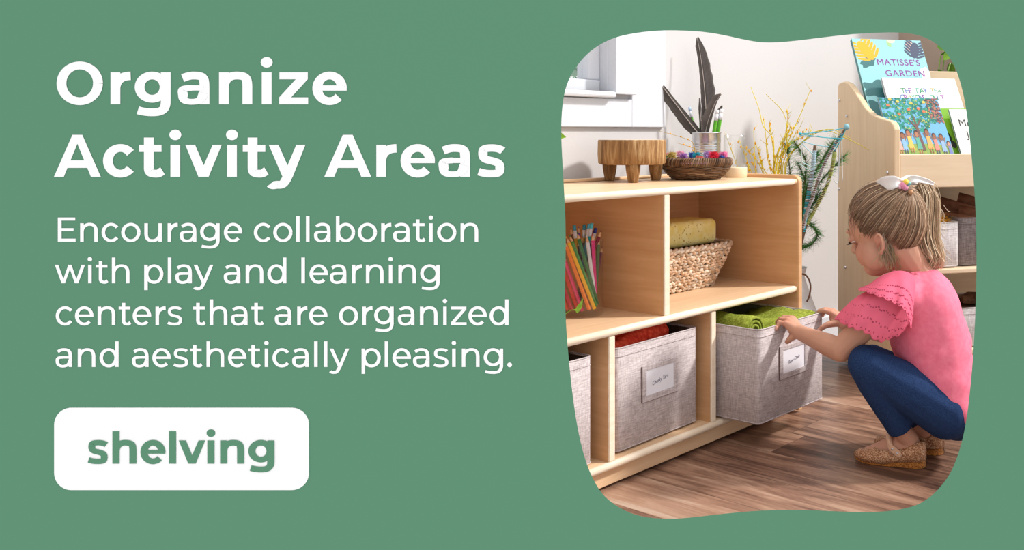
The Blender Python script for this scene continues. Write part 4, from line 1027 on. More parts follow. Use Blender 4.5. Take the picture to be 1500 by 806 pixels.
# back row
th, fn, bw, bl = book('pale turquoise picture book with leaf shapes and a purple title, tallest at the back', .0265, .2685, (.185, .74), (.362, 1.042), .014, (.30, .60, .62), (.06, .22, .24))
A_ = bw / bl; mb = MB()
lobed(mb, fn, .16, .87, .27, .5, (.78, .42, .02), -.0002, A_); lobed(mb, fn, .87, .885, .22, -.3, (.07, .09, .15), -.0002, A_)
blob(mb, fn, .82, .93, .06, .09, (.75, .55, .42), -.00012, 0, ar=A_); blob(mb, fn, .52, .955, .03, .06, (.35, .55, .25), -.0001, .2, ar=A_); blob(mb, fn, .56, .99, .06, .04, (.85, .6, .5), -.00011, .2, ar=A_)
blob(mb, fn, .15, .74, .12, .07, (.05, .17, .18), -.00015, .5, lob=.2, ar=A_); blob(mb, fn, .17, .45, .19, .13, (.05, .17, .18), -.0001, 0, lob=.25, n=30, ar=A_); blob(mb, fn, .14, .25, .17, .12, (.05, .17, .18), -.0001, 0, lob=.25, n=30, ar=A_, ph=2)
blob(mb, fn, .94, .63, .07, .10, (.82, .80, .78), -.0001, 0, lob=.15, n=24, ar=A_); blob(mb, fn, .99, .55, .03, .06, (.8, .4, .05), -.0001, 0, ar=A_); blob(mb, fn, .70, .5, .05, .05, (.85, .8, .7), -.0001, 0, ar=A_)
mb.build('cover_art', M_cov, th)
mb = MB(); PUR = (.26, .03, .30)
text_mb("MATISSE'S", .0325, lambda a, b: fn(.585 + a / bw, .715 + b / bl, -.0005), align='CENTER', col=PUR, mb=mb, space=1.08)
text_mb("GARDEN", .0325, lambda a, b: fn(.64 + a / bw, .595 + b / bl, -.0005), align='CENTER', col=PUR, mb=mb, space=1.10); mb.build('cover_title', M_cov, th, fix=False)
# middle row
th, fn, bw, bl = book('white picture book with crayon-like hand lettering, middle tier', .08, .332, (.135, .72), (.252, .912), .012, (.80, .80, .80), (.55, .56, .58))
mb = MB(); gx = [(.05, .30, .12), (.10, .18, .45), (.35, .10, .40), (.45, .35, .05), (.10, .42, .30)]
for j, (txt, x, y, sz) in enumerate((('THE DAY The', .21, .745, .029), ('CRAYONS QUIT', .17, .635, .029))):
    xx = x
    for q, ch in enumerate(txt):
        if ch != ' ': text_mb(ch, sz, lambda a, b, xx=xx: fn(xx + a / bw * .85, y + b / bl * 1.0, -.0004), col=gx[(q + j) % 5], mb=mb)
        xx += .050
mb.build('cover_title', M_cov, th, fix=False)
mb = MB()
for u0, u1, v0, v1 in ((.11, .86, .88, .885), (.11, .86, .58, .585), (.11, .114, .58, .885), (.856, .86, .58, .885)): mb.add([fn(u0, v0, -.0003), fn(u1, v0, -.0003), fn(u1, v1, -.0003), fn(u0, v1, -.0003)], [(0, 1, 2, 3)], False, 0, (.55, .57, .6))
mb.build('title_border', M_cov, th, fix=False)
# front row: tree picture
th, fn, bw, bl = book('picture book with a big green tree above a row of children, front tier left', .022, .216, (.022, .64), (.152, .846), .010, (.16, .42, .66), (.2, .35, .3))
A_ = bw / bl; mb = MB(); vv = lambda y: .19 + .81 * y
def FN(u, v, q): return fn(min(max(u, 0.004), .996), min(max(vv(v), 0), .996), q)
blob(mb, FN, .5, .02, .62, .16, (.26, .38, .10), -.0001, 0, n=30)
for k in range(60): blob(mb, FN, rnd.uniform(.0, .98), rnd.uniform(-.1, .12), .02, .03, (rnd.uniform(.2, .45), rnd.uniform(.35, .5), .08), -.0002 - .000002 * k, rnd.uniform(0, 3), n=6)
trunk = [(.47, .06), (.55, .06), (.535, .3), (.525, .48), (.62, .62), (.60, .62), (.515, .52), (.50, .66), (.48, .66), (.49, .5), (.40, .62), (.38, .62), (.48, .45), (.49, .3)]
for k in range(380):
    a = rnd.uniform(0, 2 * PI); q = math.sqrt(rnd.random()); u, v = .42 + .52 * q * math.cos(a), .80 + .42 * q * math.sin(a)
    if v > 1 or u < 0 or u > .95: continue
    blob(mb, FN, u, v, rnd.uniform(.025, .05), .022, rnd.choice(((.01, .16, .14), (.02, .24, .20), (.03, .30, .22), (.04, .20, .10))), -.00025 - 1e-6 * k, rnd.uniform(0, 3), n=7)
for k in range(170):
    u, v = rnd.uniform(.78, .99), rnd.uniform(.55, 1.0)
    if v < .55 + (1 - u) * .6 - .05: continue
    blob(mb, FN, u, v, .022, .012, rnd.choice(((.30, .10, .08), (.10, .05, .08), (.45, .18, .12), (.06, .10, .10))), -.0009 - 1e-6 * k, rnd.uniform(0, 3), n=6)
for k in range(260):
    a = rnd.uniform(0, 2 * PI); q = math.sqrt(rnd.random()); u, v = .42 + .50 * q * math.cos(a), .80 + .40 * q * math.sin(a)
    if v > .99 or u < .01 or u > .9: continue
    blob(mb, FN, u, v, .016, .009, rnd.choice(((.10, .42, .26), (.25, .48, .14), (.55, .50, .10), (.05, .35, .30))), -.0007 - 1e-6 * k, rnd.uniform(0, 3), n=6)
for u, v in ((.12, .86), (.3, .93), (.52, .9), (.62, .8), (.27, .7), (.74, .92), (.45, .78), (.18, .97), (.7, .75)): blob(mb, FN, u, v, .028, .026, rnd.choice(((.75, .18, .08), (.75, .5, .1))), -.0011, 0, n=10)
mb.add([FN(a, b, -.00115) for a, b in trunk], [(0, 1, 2, 13), (2, 3, 9, 12, 13), (3, 4, 5, 6), (3, 6, 7, 8, 9), (9, 10, 11, 12)], False, 0, (.16, .09, .08))
kids = [(.045, .16, (.75, .3, .2), .8), (.135, .22, (.80, .40, .36), 1.1), (.22, .2, (.25, .45, .65), 1.0), (.325, .24, (.75, .50, .12), 1.05), (.46, .22, (.12, .40, .30), 1.05), (.64, .24, (.80, .40, .12), 1.1), (.745, .19, (.75, .25, .20), .95), (.86, .17, (.28, .42, .60), 1.0), (.955, .08, (.18, .22, .5), .8)]
for u, v, col, s_ in kids:
    sk = rnd.choice(((.30, .12, .06), (.55, .28, .18), (.42, .18, .10)))
    mb.add([FN(u - .04 * s_, v - .14 * s_, -.0012), FN(u + .04 * s_, v - .14 * s_, -.0012), FN(u + .026 * s_, v + .06 * s_, -.0012), FN(u - .026 * s_, v + .06 * s_, -.0012)], [(0, 1, 2, 3)], False, 0, col)
    for sg in (-1, 1):
        mb.add([FN(u + sg * .012, v - .21 * s_, -.00121), FN(u + sg * .026, v - .21 * s_, -.00121), FN(u + sg * .026, v - .12 * s_, -.00121), FN(u + sg * .012, v - .12 * s_, -.00121)], [(0, 1, 2, 3)], False, 0, sk if s_ > 1 else (.1, .1, .15))
        mb.add([FN(u + sg * .025 * s_, v + .05 * s_, -.00122), FN(u + sg * .05 * s_, v + .12 * s_, -.00122), FN(u + sg * .062 * s_, v + .11 * s_, -.00122), FN(u + sg * .03 * s_, v + .02 * s_, -.00122)], [(0, 1, 2, 3)], False, 0, sk)
    blob(mb, FN, u, v + .125 * s_, .036 * s_, .062 * s_, (.06, .03, .03), -.00123, 0, n=12); blob(mb, FN, u, v + .11 * s_, .031 * s_, .048 * s_, sk, -.00126, 0, n=12)
mb.build('cover_art', M_cov, th, fix=False)
# right books
th, fn, bw, bl = book('thin bright green book wedged between the tree book and the white one', .222, .40, (.07, .66), (.150, .815), .008, (.22, .48, .03), (.03, .05, .03))
mb = MB(); blob(mb, fn, .05, .45, .04, .10, (.02, .04, .02), -.0003, .3, n=12); blob(mb, fn, .1, .3, .05, .08, (.05, .05, .05), -.0003, .3, n=12); mb.build('cover_art', M_cov, th, fix=False)
th, fn, bw, bl = book('white book with black serif letters and a green spine at the right edge', .240, .46, (.026, .64), (.122, .812), .008, (.76, .77, .74), (.03, .16, .10))
mb = MB()
text_mb('Mr', .034, lambda a, b: fn(.085 + a / bw, .70 + b / bl, -.0005), col=(.03, .03, .03), mb=mb); text_mb('J.', .034, lambda a, b: fn(.16 + a / bw, .50 + b / bl, -.0005), col=(.03, .03, .03), mb=mb)
mb.build('cover_title', M_cov, th, fix=False)

# bins and materials on the bookcase shelves
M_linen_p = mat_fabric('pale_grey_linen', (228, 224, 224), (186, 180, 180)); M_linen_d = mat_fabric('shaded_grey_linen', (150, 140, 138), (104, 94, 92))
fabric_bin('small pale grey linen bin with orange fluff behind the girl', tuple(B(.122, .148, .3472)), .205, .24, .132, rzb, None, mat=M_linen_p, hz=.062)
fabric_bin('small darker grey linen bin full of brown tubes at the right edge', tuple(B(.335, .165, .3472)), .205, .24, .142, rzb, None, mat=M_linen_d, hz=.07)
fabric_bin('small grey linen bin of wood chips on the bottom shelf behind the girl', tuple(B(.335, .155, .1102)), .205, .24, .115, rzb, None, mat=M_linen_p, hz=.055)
M_tube = mat_plain('brown_cardboard', (138, 96, 74), .85, .15, 10, 60); M_tube_in = mat_plain('tube_hollow_shade', (40, 24, 18), .9, .1, 4)
for i, (w_, d, z, l, el) in enumerate(((.275, .11, .475, .16, .15), (.31, .17, .505, .17, .25), (.35, .09, .485, .17, .18), (.385, .16, .515, .17, .22), (.255, .19, .492, .15, .2))):
    t = thing('cardboard_tube', ['brown cardboard tube at the near left of the tube bin', 'brown cardboard tube lying high behind the first', 'brown cardboard tube at the near right of the tube bin', 'brown cardboard tube topmost at the right edge', 'brown cardboard tube at the far left of the tube bin'][i], 'tube', B(w_, d, z), 0, 'brown cardboard tubes')
    c = B(w_, d, z); dr = (EW * .75 - ED * .45 + Vector((0, 0, -el))).normalized(); a = c - dr * l / 2; b_ = c + dr * l / 2
    M = dr.to_track_quat('Z', 'Y').to_matrix().to_4x4()
    mb = MB(); mb.lathe([(.018, 0), (.020, 0), (.020, l), (.018, l), (.018, 0)], a, 24, M=M); mb.build('tube_wall', M_tube, t)
    mb = MB(); mb.lathe([(0, .012), (.0178, .012)], a, 24, M=M); mb.build('hollow_shade', M_tube_in, t)  # dark disc standing in for the shade inside the tube
of = B(.182, .09, .474); mb = MB()
for k in range(900):
    d = Vector((rnd.gauss(0, 1), rnd.gauss(0, 1), rnd.gauss(.5, 1))).normalized(); e = d.orthogonal().normalized() * .0008; g = rnd.uniform(.7, 1.1); o = of + Vector((rnd.gauss(0, .012), rnd.gauss(0, .012), rnd.gauss(0, .006)))
    mb.add([o - e, o + e, o + d * rnd.uniform(.016, .042)], [(0, 1, 2)], False, 0, (1.0 * g, rnd.uniform(.42, .66) * g, .03))
mb.ell(of - Vector((0, 0, .008)), .018, nu=10, nv=8, col=(.75, .3, .05)); tag(mb.build('fluffy_ball', M_pom, loc=of, fix=False), 'fluffy orange yarn ball on top of the pale bin behind the girl', 'yarn ball')
mb = MB(); mb.ell(B(.150, .075, .474), .018, nu=12, nv=9, col=(.8, .55, .42)); tag(mb.build('yarn_ball', M_pom, loc=B(.15, .075, .474)), 'small peach yarn ball beside the fluffy orange one', 'yarn ball')
M_chip = mat_wood('dark_bark_piece', (122, 84, 58), (56, 34, 24), (30, 30, 6), .8)
for i in range(9):
    c = B(.335 + rnd.uniform(-.075, .075), .10 + rnd.uniform(-.05, .08), .232 + rnd.uniform(-.006, .016)); M = Matrix.Translation(c) @ Matrix.Rotation(rnd.uniform(0, 3), 4, 'Z') @ Matrix.Rotation(rnd.uniform(-.6, .6), 4, 'X')
    mb = MB(); s_ = rnd.uniform(.8, 1.3); mb.prism([(-.035 * s_, -.012), (-.01, -.018), (.03 * s_, -.012), (.036 * s_, .006), (.008, .016), (-.03 * s_, .012)], -.008, .008, lambda a, b, t: M @ Vector((a, b, t)))
    tag(mb.build('wood_chunk', M_chip, loc=c, bevel=.003), 'dark brown wood chunk in the bin on the bottom shelf', 'wood chunk', 'wood chunks in the bottom shelf bin')
mb = MB(); mb.box(-.09, .09, -.1, .1, 0, .10, M=Matrix.Translation(B(.335, .155, .119)) @ Matrix.Rotation(rzb, 4, 'Z')); tag(mb.build('wood_chip_fill', M_chip, loc=B(.335, .155, .12)), 'packed wood chips filling the bottom shelf bin', 'wood chips', kind='stuff')

# plant in the corner behind the bookcase
pp = C3(.625, 3.62, 0); pt = thing('potted_plant', 'leafy green potted plant in the corner behind the bookcase', 'plant', pp)
mb = MB(); mb.lathe([(0, .002), (.07, .002), (.09, .2), (.098, .205), (.098, .225), (.088, .225), (.085, .2), (0, .19)], pp, 32); mb.build('pot', mat_plain('terracotta', (170, 110, 84)), pt)
M_leaf = mat_vcol('glossy_leaf', .35, .5); lv = MB(); stm = MB()
def leaf(mb, c, d, up, L, w_, col):
    d = d.normalized(); s_ = d.cross(up).normalized(); u_ = s_.cross(d); rows = []
    for i in range(9):
        u = i / 8; ww = w_ * math.sin(PI * min(1, u * 1.02)) ** .8 * (1 - .3 * u)
        rows.append([c + d * L * u + s_ * ww * q + u_ * (-.15 * L * u * u + .25 * ww * abs(q)) for q in (-1, -.5, 0, .5, 1)])
    mb.grid(rows, col=col)
for px, py, f in ((1378, 82, 3.62), (1392, 92, 3.60), (1400, 70, 3.64), (1410, 110, 3.6), (1385, 66, 3.66), (1425, 130, 3.6), (1415, 90, 3.63), (1440, 80, 3.6)):
    tpt = P(px, py, f); c = catmull([pp + Vector((0, 0, .2)), pp + Vector((rnd.uniform(-.02, .05), rnd.uniform(-.02, .05), .6)), tpt], 14); stm.tube(c, .0025, 5, col=(.2, .35, .06))
    for k in range(3): leaf(lv, c[13 - 2 * k], (RT * rnd.uniform(-1, .6) + FW * rnd.uniform(-.5, .5) + Vector((0, 0, rnd.uniform(-.6, .5)))), Vector((0, 0, 1)), rnd.uniform(.05, .08), .018, (.10, .30 * rnd.uniform(.8, 1.2), .02))
leaf(lv, P(1382, 88, 3.6), P(1390, 72, 3.6) - P(1376, 88, 3.6), -FW, .055, .017, (.22, .46, .03)); leaf(lv, P(1372, 67, 3.6), P(1384, 72, 3.6) - P(1372, 67, 3.6), -FW, .045, .012, (.12, .30, .03))
lv.build('leaves', M_leaf, pt); stm.build('stem', M_leaf, pt)
# trailing plant whose leaf peeks in at the left
lp = Vector((1.20, 1.60, TZ)); pt = thing('small_potted_plant', 'small leafy plant at the left end of the shelf top, one leaf tip showing', 'plant', lp)
mb = MB(); mb.lathe([(0, .001), (.04, .001), (.05, .08), (.054, .082), (.054, .09), (.048, .09), (.046, .08), (0, .075)], lp, 28); mb.build('pot', mat_plain('white_glaze', (235, 235, 235), .2, .5, 2), pt)
lv = MB(); stm = MB()
tip = P(828, 201, 2.0)
for k in range(9):
    a = k * 2 * PI / 9; e = lp + Vector((.05 * math.cos(a), .05 * math.sin(a), .14)) if k else tip - (RT * .05 + Vector((0, 0, -.012)))
    stm.tube(catmull([lp + Vector((0, 0, .075)), lp + Vector((0, 0, .12)), e], 8), .0018, 5, col=(.2, .4, .05))
    leaf(lv, e, (tip - e) if k == 0 else (e - lp), FW * -1 if k == 0 else Vector((0, 0, 1)), .052, .014, (.25, .50, .02))
lv.build('leaves', M_leaf, pt); stm.build('stem', M_leaf, pt)
# ------------------------------------------------------------------ the girl
GF = 2.17
hip0 = C3((1390 - CX) / FPX * GF, GF, 0)
girl = thing('person', 'small child in a pink ruffled blouse and blue leggings crouching beside the pulled-out bin', 'person', hip0)
# head frame
pit = math.radians(15); yaw = (-.78, .625)
HF = RT * yaw[0] * math.cos(pit) + FW * yaw[1] * math.cos(pit) + Vector((0, 0, -math.sin(pit))); HF.normalize()
HL = Vector((0, 0, 1)).cross(HF).normalized(); HU = HF.cross(HL).normalized()
HC = P(1300, 336, GF)
def hd_(x, y, z): return HC + HF * x + HL * y + HU * z
HM = Matrix((HF, HL, HU)).transposed().to_4x4()
mb = MB()
E = lambda c, r, M=HM: mb.ell(hd_(*c), r, M, 24, 16)
E((-.004, 0, .020), (.088, .071, .082)); E((.030, 0, .022), (.058, .061, .062)); E((.026, 0, -.040), (.056, .054, .054)); E((.050, 0, -.074), (.030, .032, .025)); E((.030, 0, -.066), (.040, .042, .030))
for sg in (-1, 1):
    E((.042, .027 * sg, -.044), (.034, .031, .033)); E((.020, .044 * sg, -.050), (.034, .022, .036)); E((.080, .027 * sg, -.004), (.010, .014, .010))
    E((.079, .028 * sg, .014), (.010, .018, .006))
mb.tube([hd_(.084, 0, .004), hd_(.094, 0, -.016), hd_(.100, 0, -.028)], [.006, .007, .009], 10); E((.098, 0, -.030), (.010, .010, .009))
for sg in (-1, 1): E((.091, .009 * sg, -.034), (.007, .006, .006))
E((.081, 0, -.053), (.011, .018, .006)); E((.078, 0, -.063), (.011, .016, .0065)); E((.072, 0, -.045), (.014, .022, .014))
for sg in (-1, 1):      # ears: rim, bowl, lobe
    ec = Vector((-.020, .0695 * sg, -.030)); rim = []
    for k in range(13):
        a = math.radians(-75 + 285 * k / 12)
        rim.append(hd_(ec.x - .013 * math.sin(a + .2) * -1 * -1 + 0.002, ec.y + sg * (.007 + .004 * math.sin(a)), ec.z - .021 * math.cos(a + PI) * 1))
    mb.tube(rim, .0036, 8); mb.ell(hd_(ec.x, ec.y + sg * .001, ec.z), (.011, .005, .018), HM, 14, 10); mb.ell(hd_(ec.x + .004, ec.y + sg * .005, ec.z - .020), (.006, .0045, .006), HM, 12, 8)
    mb.ell(hd_(ec.x + .009, ec.y + sg * .003, ec.z - .002), (.004, .004, .006), HM, 10, 8)
# neck, torso
mb.limb([hd_(-.02, 0, -.04), P(1338, 392, GF), P(1352, 418, GF)], [.040, .037, .045])
def torso(mb, g=0.0, hem=False):
    BMx = Matrix((RT, FW, Vector((0, 0, 1)))).transposed().to_4x4()
    for px, py, r in ((1350, 432, (.058, .088, .055)), (1362, 485, (.070, .092, .075)), (1372, 535, (.066, .090, .075)), (1388, 590, (.070, .105, .060))):
        mb.ell(P(px, py, GF), tuple(x + g for x in r), BMx, 24, 16)
torso(mb)
SHL, ELL, WRL = P(1312, 432, 2.09), P(1231, 513, 2.12), P(1171, 487, 2.245)
SHR, ELR, WRR = P(1330, 412, 2.27), P(1288, 486, 2.37), P(1237, 474, 2.40)
mb.limb([P(1340, 425, 2.13), SHL, SHL.lerp(ELL, .5), ELL], [.034, .036, .031, .0265]); mb.limb([ELL, ELL.lerp(WRL, .3), ELL.lerp(WRL, .7), WRL], [.0265, .0255, .0205, .0175])
mb.limb([P(1345, 415, 2.2), SHR, SHR.lerp(ELR, .5), ELR], [.034, .034, .030, .0255]); mb.limb([ELR, ELR.lerp(WRR, .4), WRR], [.0255, .0235, .0175])
HPL, KNL, ANL = P(1386, 602, 2.10), P(1268, 532, 2.08), P(1322, 632, 2.12)
HPR, KNR, ANR = P(1398, 596, 2.24), P(1278, 530, 2.26), P(1352, 628, 2.20)
mb.limb([HPL, HPL.lerp(KNL, .5), KNL], [.056, .048, .036]); mb.limb([KNL, KNL.lerp(ANL, .4), KNL.lerp(ANL, .8), ANL], [.035, .034, .025, .0225])
mb.limb([HPR, HPR.lerp(KNR, .5), KNR], [.056, .048, .036]); mb.limb([KNR, KNR.lerp(ANR, .4), ANR], [.035, .034, .0225])
# feet
HEEL = C3(.348, 2.118, 0); TOE = C3(.195, 2.168, 0); FD = (TOE - HEEL).normalized(); FS = Vector((FD.y, -FD.x, 0)); FLN = (TOE - HEEL).length
FOFF = C3(.056, .088, 0)
for off, an in ((Vector((0, 0, 0)), ANL), (FOFF, ANR)):
    b = HEEL + off
    mb.limb([an, b + FD * .035 + Vector((0, 0, .055)), b + FD * .026 + Vector((0, 0, .034))], [.0225, .0215, .0195])
    mb.limb([b + FD * .035 + Vector((0, 0, .05)), b + FD * .085 + Vector((0, 0, .034)), b + FD * .125 + Vector((0, 0, .020)), b + FD * .145 + Vector((0, 0, .016))], [.021, .021, .014, .009])
# hands
def finger(pts, r): mb.limb([Vector(p) for p in pts], r, 10)
kn = [P(1150, 474, 2.262), P(1152.5, 469, 2.277), P(1157, 466, 2.290), P(1162, 466, 2.300)]
mb.limb([WRL, WRL.lerp(kn[0], .6), kn[0]], [.0155, .0115, .0075]); mb.limb([WRL, WRL.lerp(kn[1], .6), kn[1]], [.0155, .0115, .0075])
mb.limb([WRL, WRL.lerp(kn[2], .6), kn[2]], [.0155, .0110, .0072]); mb.limb([WRL, WRL.lerp(kn[3], .6), kn[3]], [.0150, .0105, .0068])
finger([kn[0], P(1141.5, 472.5, 2.264), P(1137.5, 482, 2.258)], [.0068, .0064, .0052])
finger([kn[1], P(1143, 467.5, 2.284), P(1138.5, 472, 2.296), P(1139, 480, 2.300)], [.0068, .0064, .0060, .005])
finger([kn[2], P(1147.5, 465, 2.298), P(1143.5, 470, 2.308), P(1144, 478, 2.310)], [.0066, .0062, .0056, .005])
finger([kn[3], P(1154, 465, 2.308), P(1150, 470, 2.316), P(1150, 477, 2.318)], [.0062, .0056, .0052, .0046])
finger([P(1165, 491, 2.248), P(1158, 496, 2.254), P(1153, 501, 2.260)], [.0100, .0084, .0062])
kr = [P(1218, 459, 2.405), P(1217, 456, 2.418), P(1219, 455, 2.430), P(1222, 456, 2.440)]
for k_, r_ in zip(kr, (.0075, .0072, .007, .0065)): mb.limb([WRR, WRR.lerp(k_, .55), k_], [.015, .0115, r_])
for k_, (a, b, c) in zip(kr, (((1207, 455.5, 2.414), (1199.5, 457, 2.424), (1196.5, 463, 2.428)), ((1208, 453.5, 2.428), (1200, 455.5, 2.438), (1198, 462, 2.440)), ((1210, 453, 2.440), (1203, 456, 2.448), (1201, 463, 2.450)), ((1213, 454, 2.448), (1207, 457, 2.456), (1205, 463, 2.456)))):
    finger([k_, P(*a), P(*b), P(*c)], [.0068, .0062, .0056, .0048])
mb.ell(P(1226, 466, 2.412), (.020, .018, .017), Matrix((RT, FW, Vector((0, 0, 1)))).transposed().to_4x4()); mb.ell(P(1161, 481, 2.268), (.013, .020, .016), Matrix((RT, FW, Vector((0, 0, 1)))).transposed().to_4x4())
finger([P(1225, 473, 2.398), P(1212, 476, 2.392), P(1204, 480, 2.390), P(1199, 486, 2.392)], [.0105, .0082, .0072, .0056])
conch = [hd_(-.018, .076 * s_, -.033) for s_ in (-1, 1)]
SKIN = Vector((.62, .34, .235)); PINK = Vector((.60, .22, .16))
lipc = [hd_(.088, 0, -.053), hd_(.085, 0, -.063)]; chk = [hd_(.052, .045 * s_, -.040) for s_ in (-1, 1)]; earc = [hd_(-.010, .077 * s_, -.032) for s_ in (-1, 1)]; knk = kn + kr + [ELL, ELR]
def skincol(p):
    c = SKIN.copy(); d = min((p - q).length for q in lipc)
    if d < .020: c = c.lerp(Vector((.58, .17, .15)), max(0, min(1, (.020 - d) / .008)))
    for q in chk: c = c.lerp(PINK, .55 * max(0, 1 - (p - q).length / .040))
    for q in earc: c = c.lerp(Vector((.56, .20, .13)), .75 * max(0, 1 - (p - q).length / .026))
    for q in conch: c = c.lerp(Vector((.30, .07, .045)), .8 * max(0, 1 - (p - q).length / .009))
    for q in knk: c = c.lerp(PINK, .45 * max(0, 1 - (p - q).length / .018))
    c *= 1 + .05 * noise.noise(p * 40)
    return tuple(c)
M_skin = mat_vcol('child_skin', .52, .35, .03, 900, .12)
body = remesh(mb, 'body', M_skin, girl, .0026, 5, skincol)
# eyes, lashes, brows, nails
M_hairp = mat_vcol('fair_hair', .45, .4)
M_eye = mat_vcol('eye_glint', .1, .5)
for sg in (-1, 1):
    mb = MB(); mb.ell(hd_(.0775, .029 * sg, -.0105), (.0060, .0080, .0024), HM, 14, 8, col=(.8, .78, .76)); e_ = mb.build('eye', M_eye, girl)
    mb = MB(); mb.ell(hd_(.0850, .029 * sg, -.0112), (.0018, .004, .0022), HM, 10, 6, col=(.06, .09, .12)); mb.build('iris', M_eye, e_)
    mb = MB()
    mb.tube([hd_(.0855 - .006 * abs(q) ** 2 * 1.2 + .003, (.029 + .014 * q) * sg, -.0095 - .002 * (1 - q * q)) for q in (-1, -.6, -.2, .2, .6, 1)], [.0006, .001, .0013, .0014, .0014, .0008], 6, col=(.05, .03, .025))
    for q in range(14):
        u = -1 + 2 * q / 13; a = hd_(.0860 - .007 * u * u, (.029 + .014 * u) * sg, -.011); mb.tube([a, a + HF * .005 + HL * sg * .0025 * (u + .5) - HU * .004, a + HF * .008 + HL * sg * .004 * (u + .5) - HU * .004], [.0005, .0004, .0002], 4, col=(.05, .03, .025))
    mb.build('eyelash', M_hairp, girl)
    mb = MB()
    mb.tube([hd_(.0825 - .010 * (abs(q)) ** 2.0, (.030 + .017 * q) * sg, .0155 + .004 * (1 - q * q)) for q in (-1, -.5, 0, .5, 1)], [.001, .0017, .0019, .0016, .0008], 6, col=(.20, .13, .08)); mb.build('eyebrow', M_hairp, girl)
M_nail = mat_plain('fingernail', (232, 178, 158), .3, .5, 3)
for p, d in ((P(1137.2, 480.5, 2.2535), None), (P(1198.8, 484.5, 2.3865), None)):
    mb = MB(); mb.ell(p, (.0042, .0012, .0052), Matrix((RT, FW, Vector((0, 0, 1)))).transposed().to_4x4(), 12, 8); mb.build('fingernail', M_nail, girl)

# ---- hair: cap, combed-back strands, ponytail, wisps
SC = Vector((-.004, 0, .022)); SR = Vector((.0955, .0785, .0900))
def gline(x):
    t = [(-.12, -.085), (-.075, -.088), (-.048, -.074), (-.032, -.036), (-.012, .000), (.012, -.014), (.022, -.006), (.040, .026), (.060, .056), (.078, .070), (.1, .085)]
    for (a, b), (c, d) in zip(t, t[1:]):
        if a <= x <= c: return b + (d - b) * (x - a) / (c - a)
    return -.07 if x < 0 else .08
def skull(th, ph, k=1.0):
    d = Vector((math.sin(th) * math.cos(ph), math.sin(th) * math.sin(ph), math.cos(th))); return Vector((SC.x + SR.x * d.x * k, SC.y + SR.y * d.y * k, SC.z + SR.z * d.z * k))
rel = P(1340, 281, GF) - HC; TL = Vector((rel.dot(HF), 0.004, rel.dot(HU)))
def haircol(): 
    g = rnd.uniform(.45, 1.15); q = rnd.random()
    return tuple(x * g for x in ((.30, .178, .105) if q < .62 else ((.46, .29, .18) if q < .82 else (.74, .55, .38))))
hr = MB(); NU, NV = 72, 44; vs = []; idx = {}
for i in range(NV + 1):
    for j in range(NU): vs.append(skull(PI * i / NV, 2 * PI * j / NU, .985))
fs = []
for i in range(NV):
    for j in range(NU):
        q = (i * NU + j, (i + 1) * NU + j, (i + 1) * NU + (j + 1) % NU, i * NU + (j + 1) % NU); c = sum((vs[k] for k in q), Vector()) / 4
        if c.z > gline(c.x) + .009: fs.append(q)
hr.add([hd_(*v) for v in vs], fs, True, 0, [tuple(x * (.75 + .3 * noise.noise(v * 60)) for x in (.30, .18, .11)) for v in vs])
tdir = Vector(((TL.x - SC.x) / SR.x, (TL.y - SC.y) / SR.y, (TL.z - SC.z) / SR.z)).normalized()
cnt = 0
while cnt < 2600:
    d = Vector((rnd.gauss(0, 1), rnd.gauss(0, 1), rnd.gauss(0, 1))).normalized(); p = Vector((SC.x + SR.x * d.x, SC.y + SR.y * d.y, SC.z + SR.z * d.z))
    if p.z < gline(p.x) - .011 * rnd.random() ** 2 or (rnd.random() > .45 and p.z > gline(p.x) + .03): continue
    cnt += 1; col = haircol(); lift = rnd.uniform(.99, 1.035); an = d.angle(tdir); n = 12; pts = []; cl = []
    wv = rnd.uniform(-.05, .05); ax_ = d.cross(tdir).normalized() if an > .05 else Vector((0, 0, 1))
    for k in range(n):
        u = k / (n - 1); q = Matrix.Rotation(an * u, 3, ax_) @ d; q = (q + ax_ * (wv * math.sin(u * PI) + .022 * noise.noise(Vector((cnt * .37, u * 4, 0))))).normalized(); kk = 1 + (lift - 1) * math.sin(min(1, u * 1.6) * PI / 2) + .012 * u
        pts.append(hd_(SC.x + SR.x * q.x * kk, SC.y + SR.y * q.y * kk, SC.z + SR.z * q.z * kk)); g = 1 + .25 * (1 - u) * (d.x < -.1); cl.append(tuple(x * g for x in col))
    hr.tube(pts, [.0003] + [.0005] + [.00075] * (n - 3) + [.0007], 3, col=cl)
hair = hr.build('hair', M_hairp, girl, fix=False)
pony = MB()
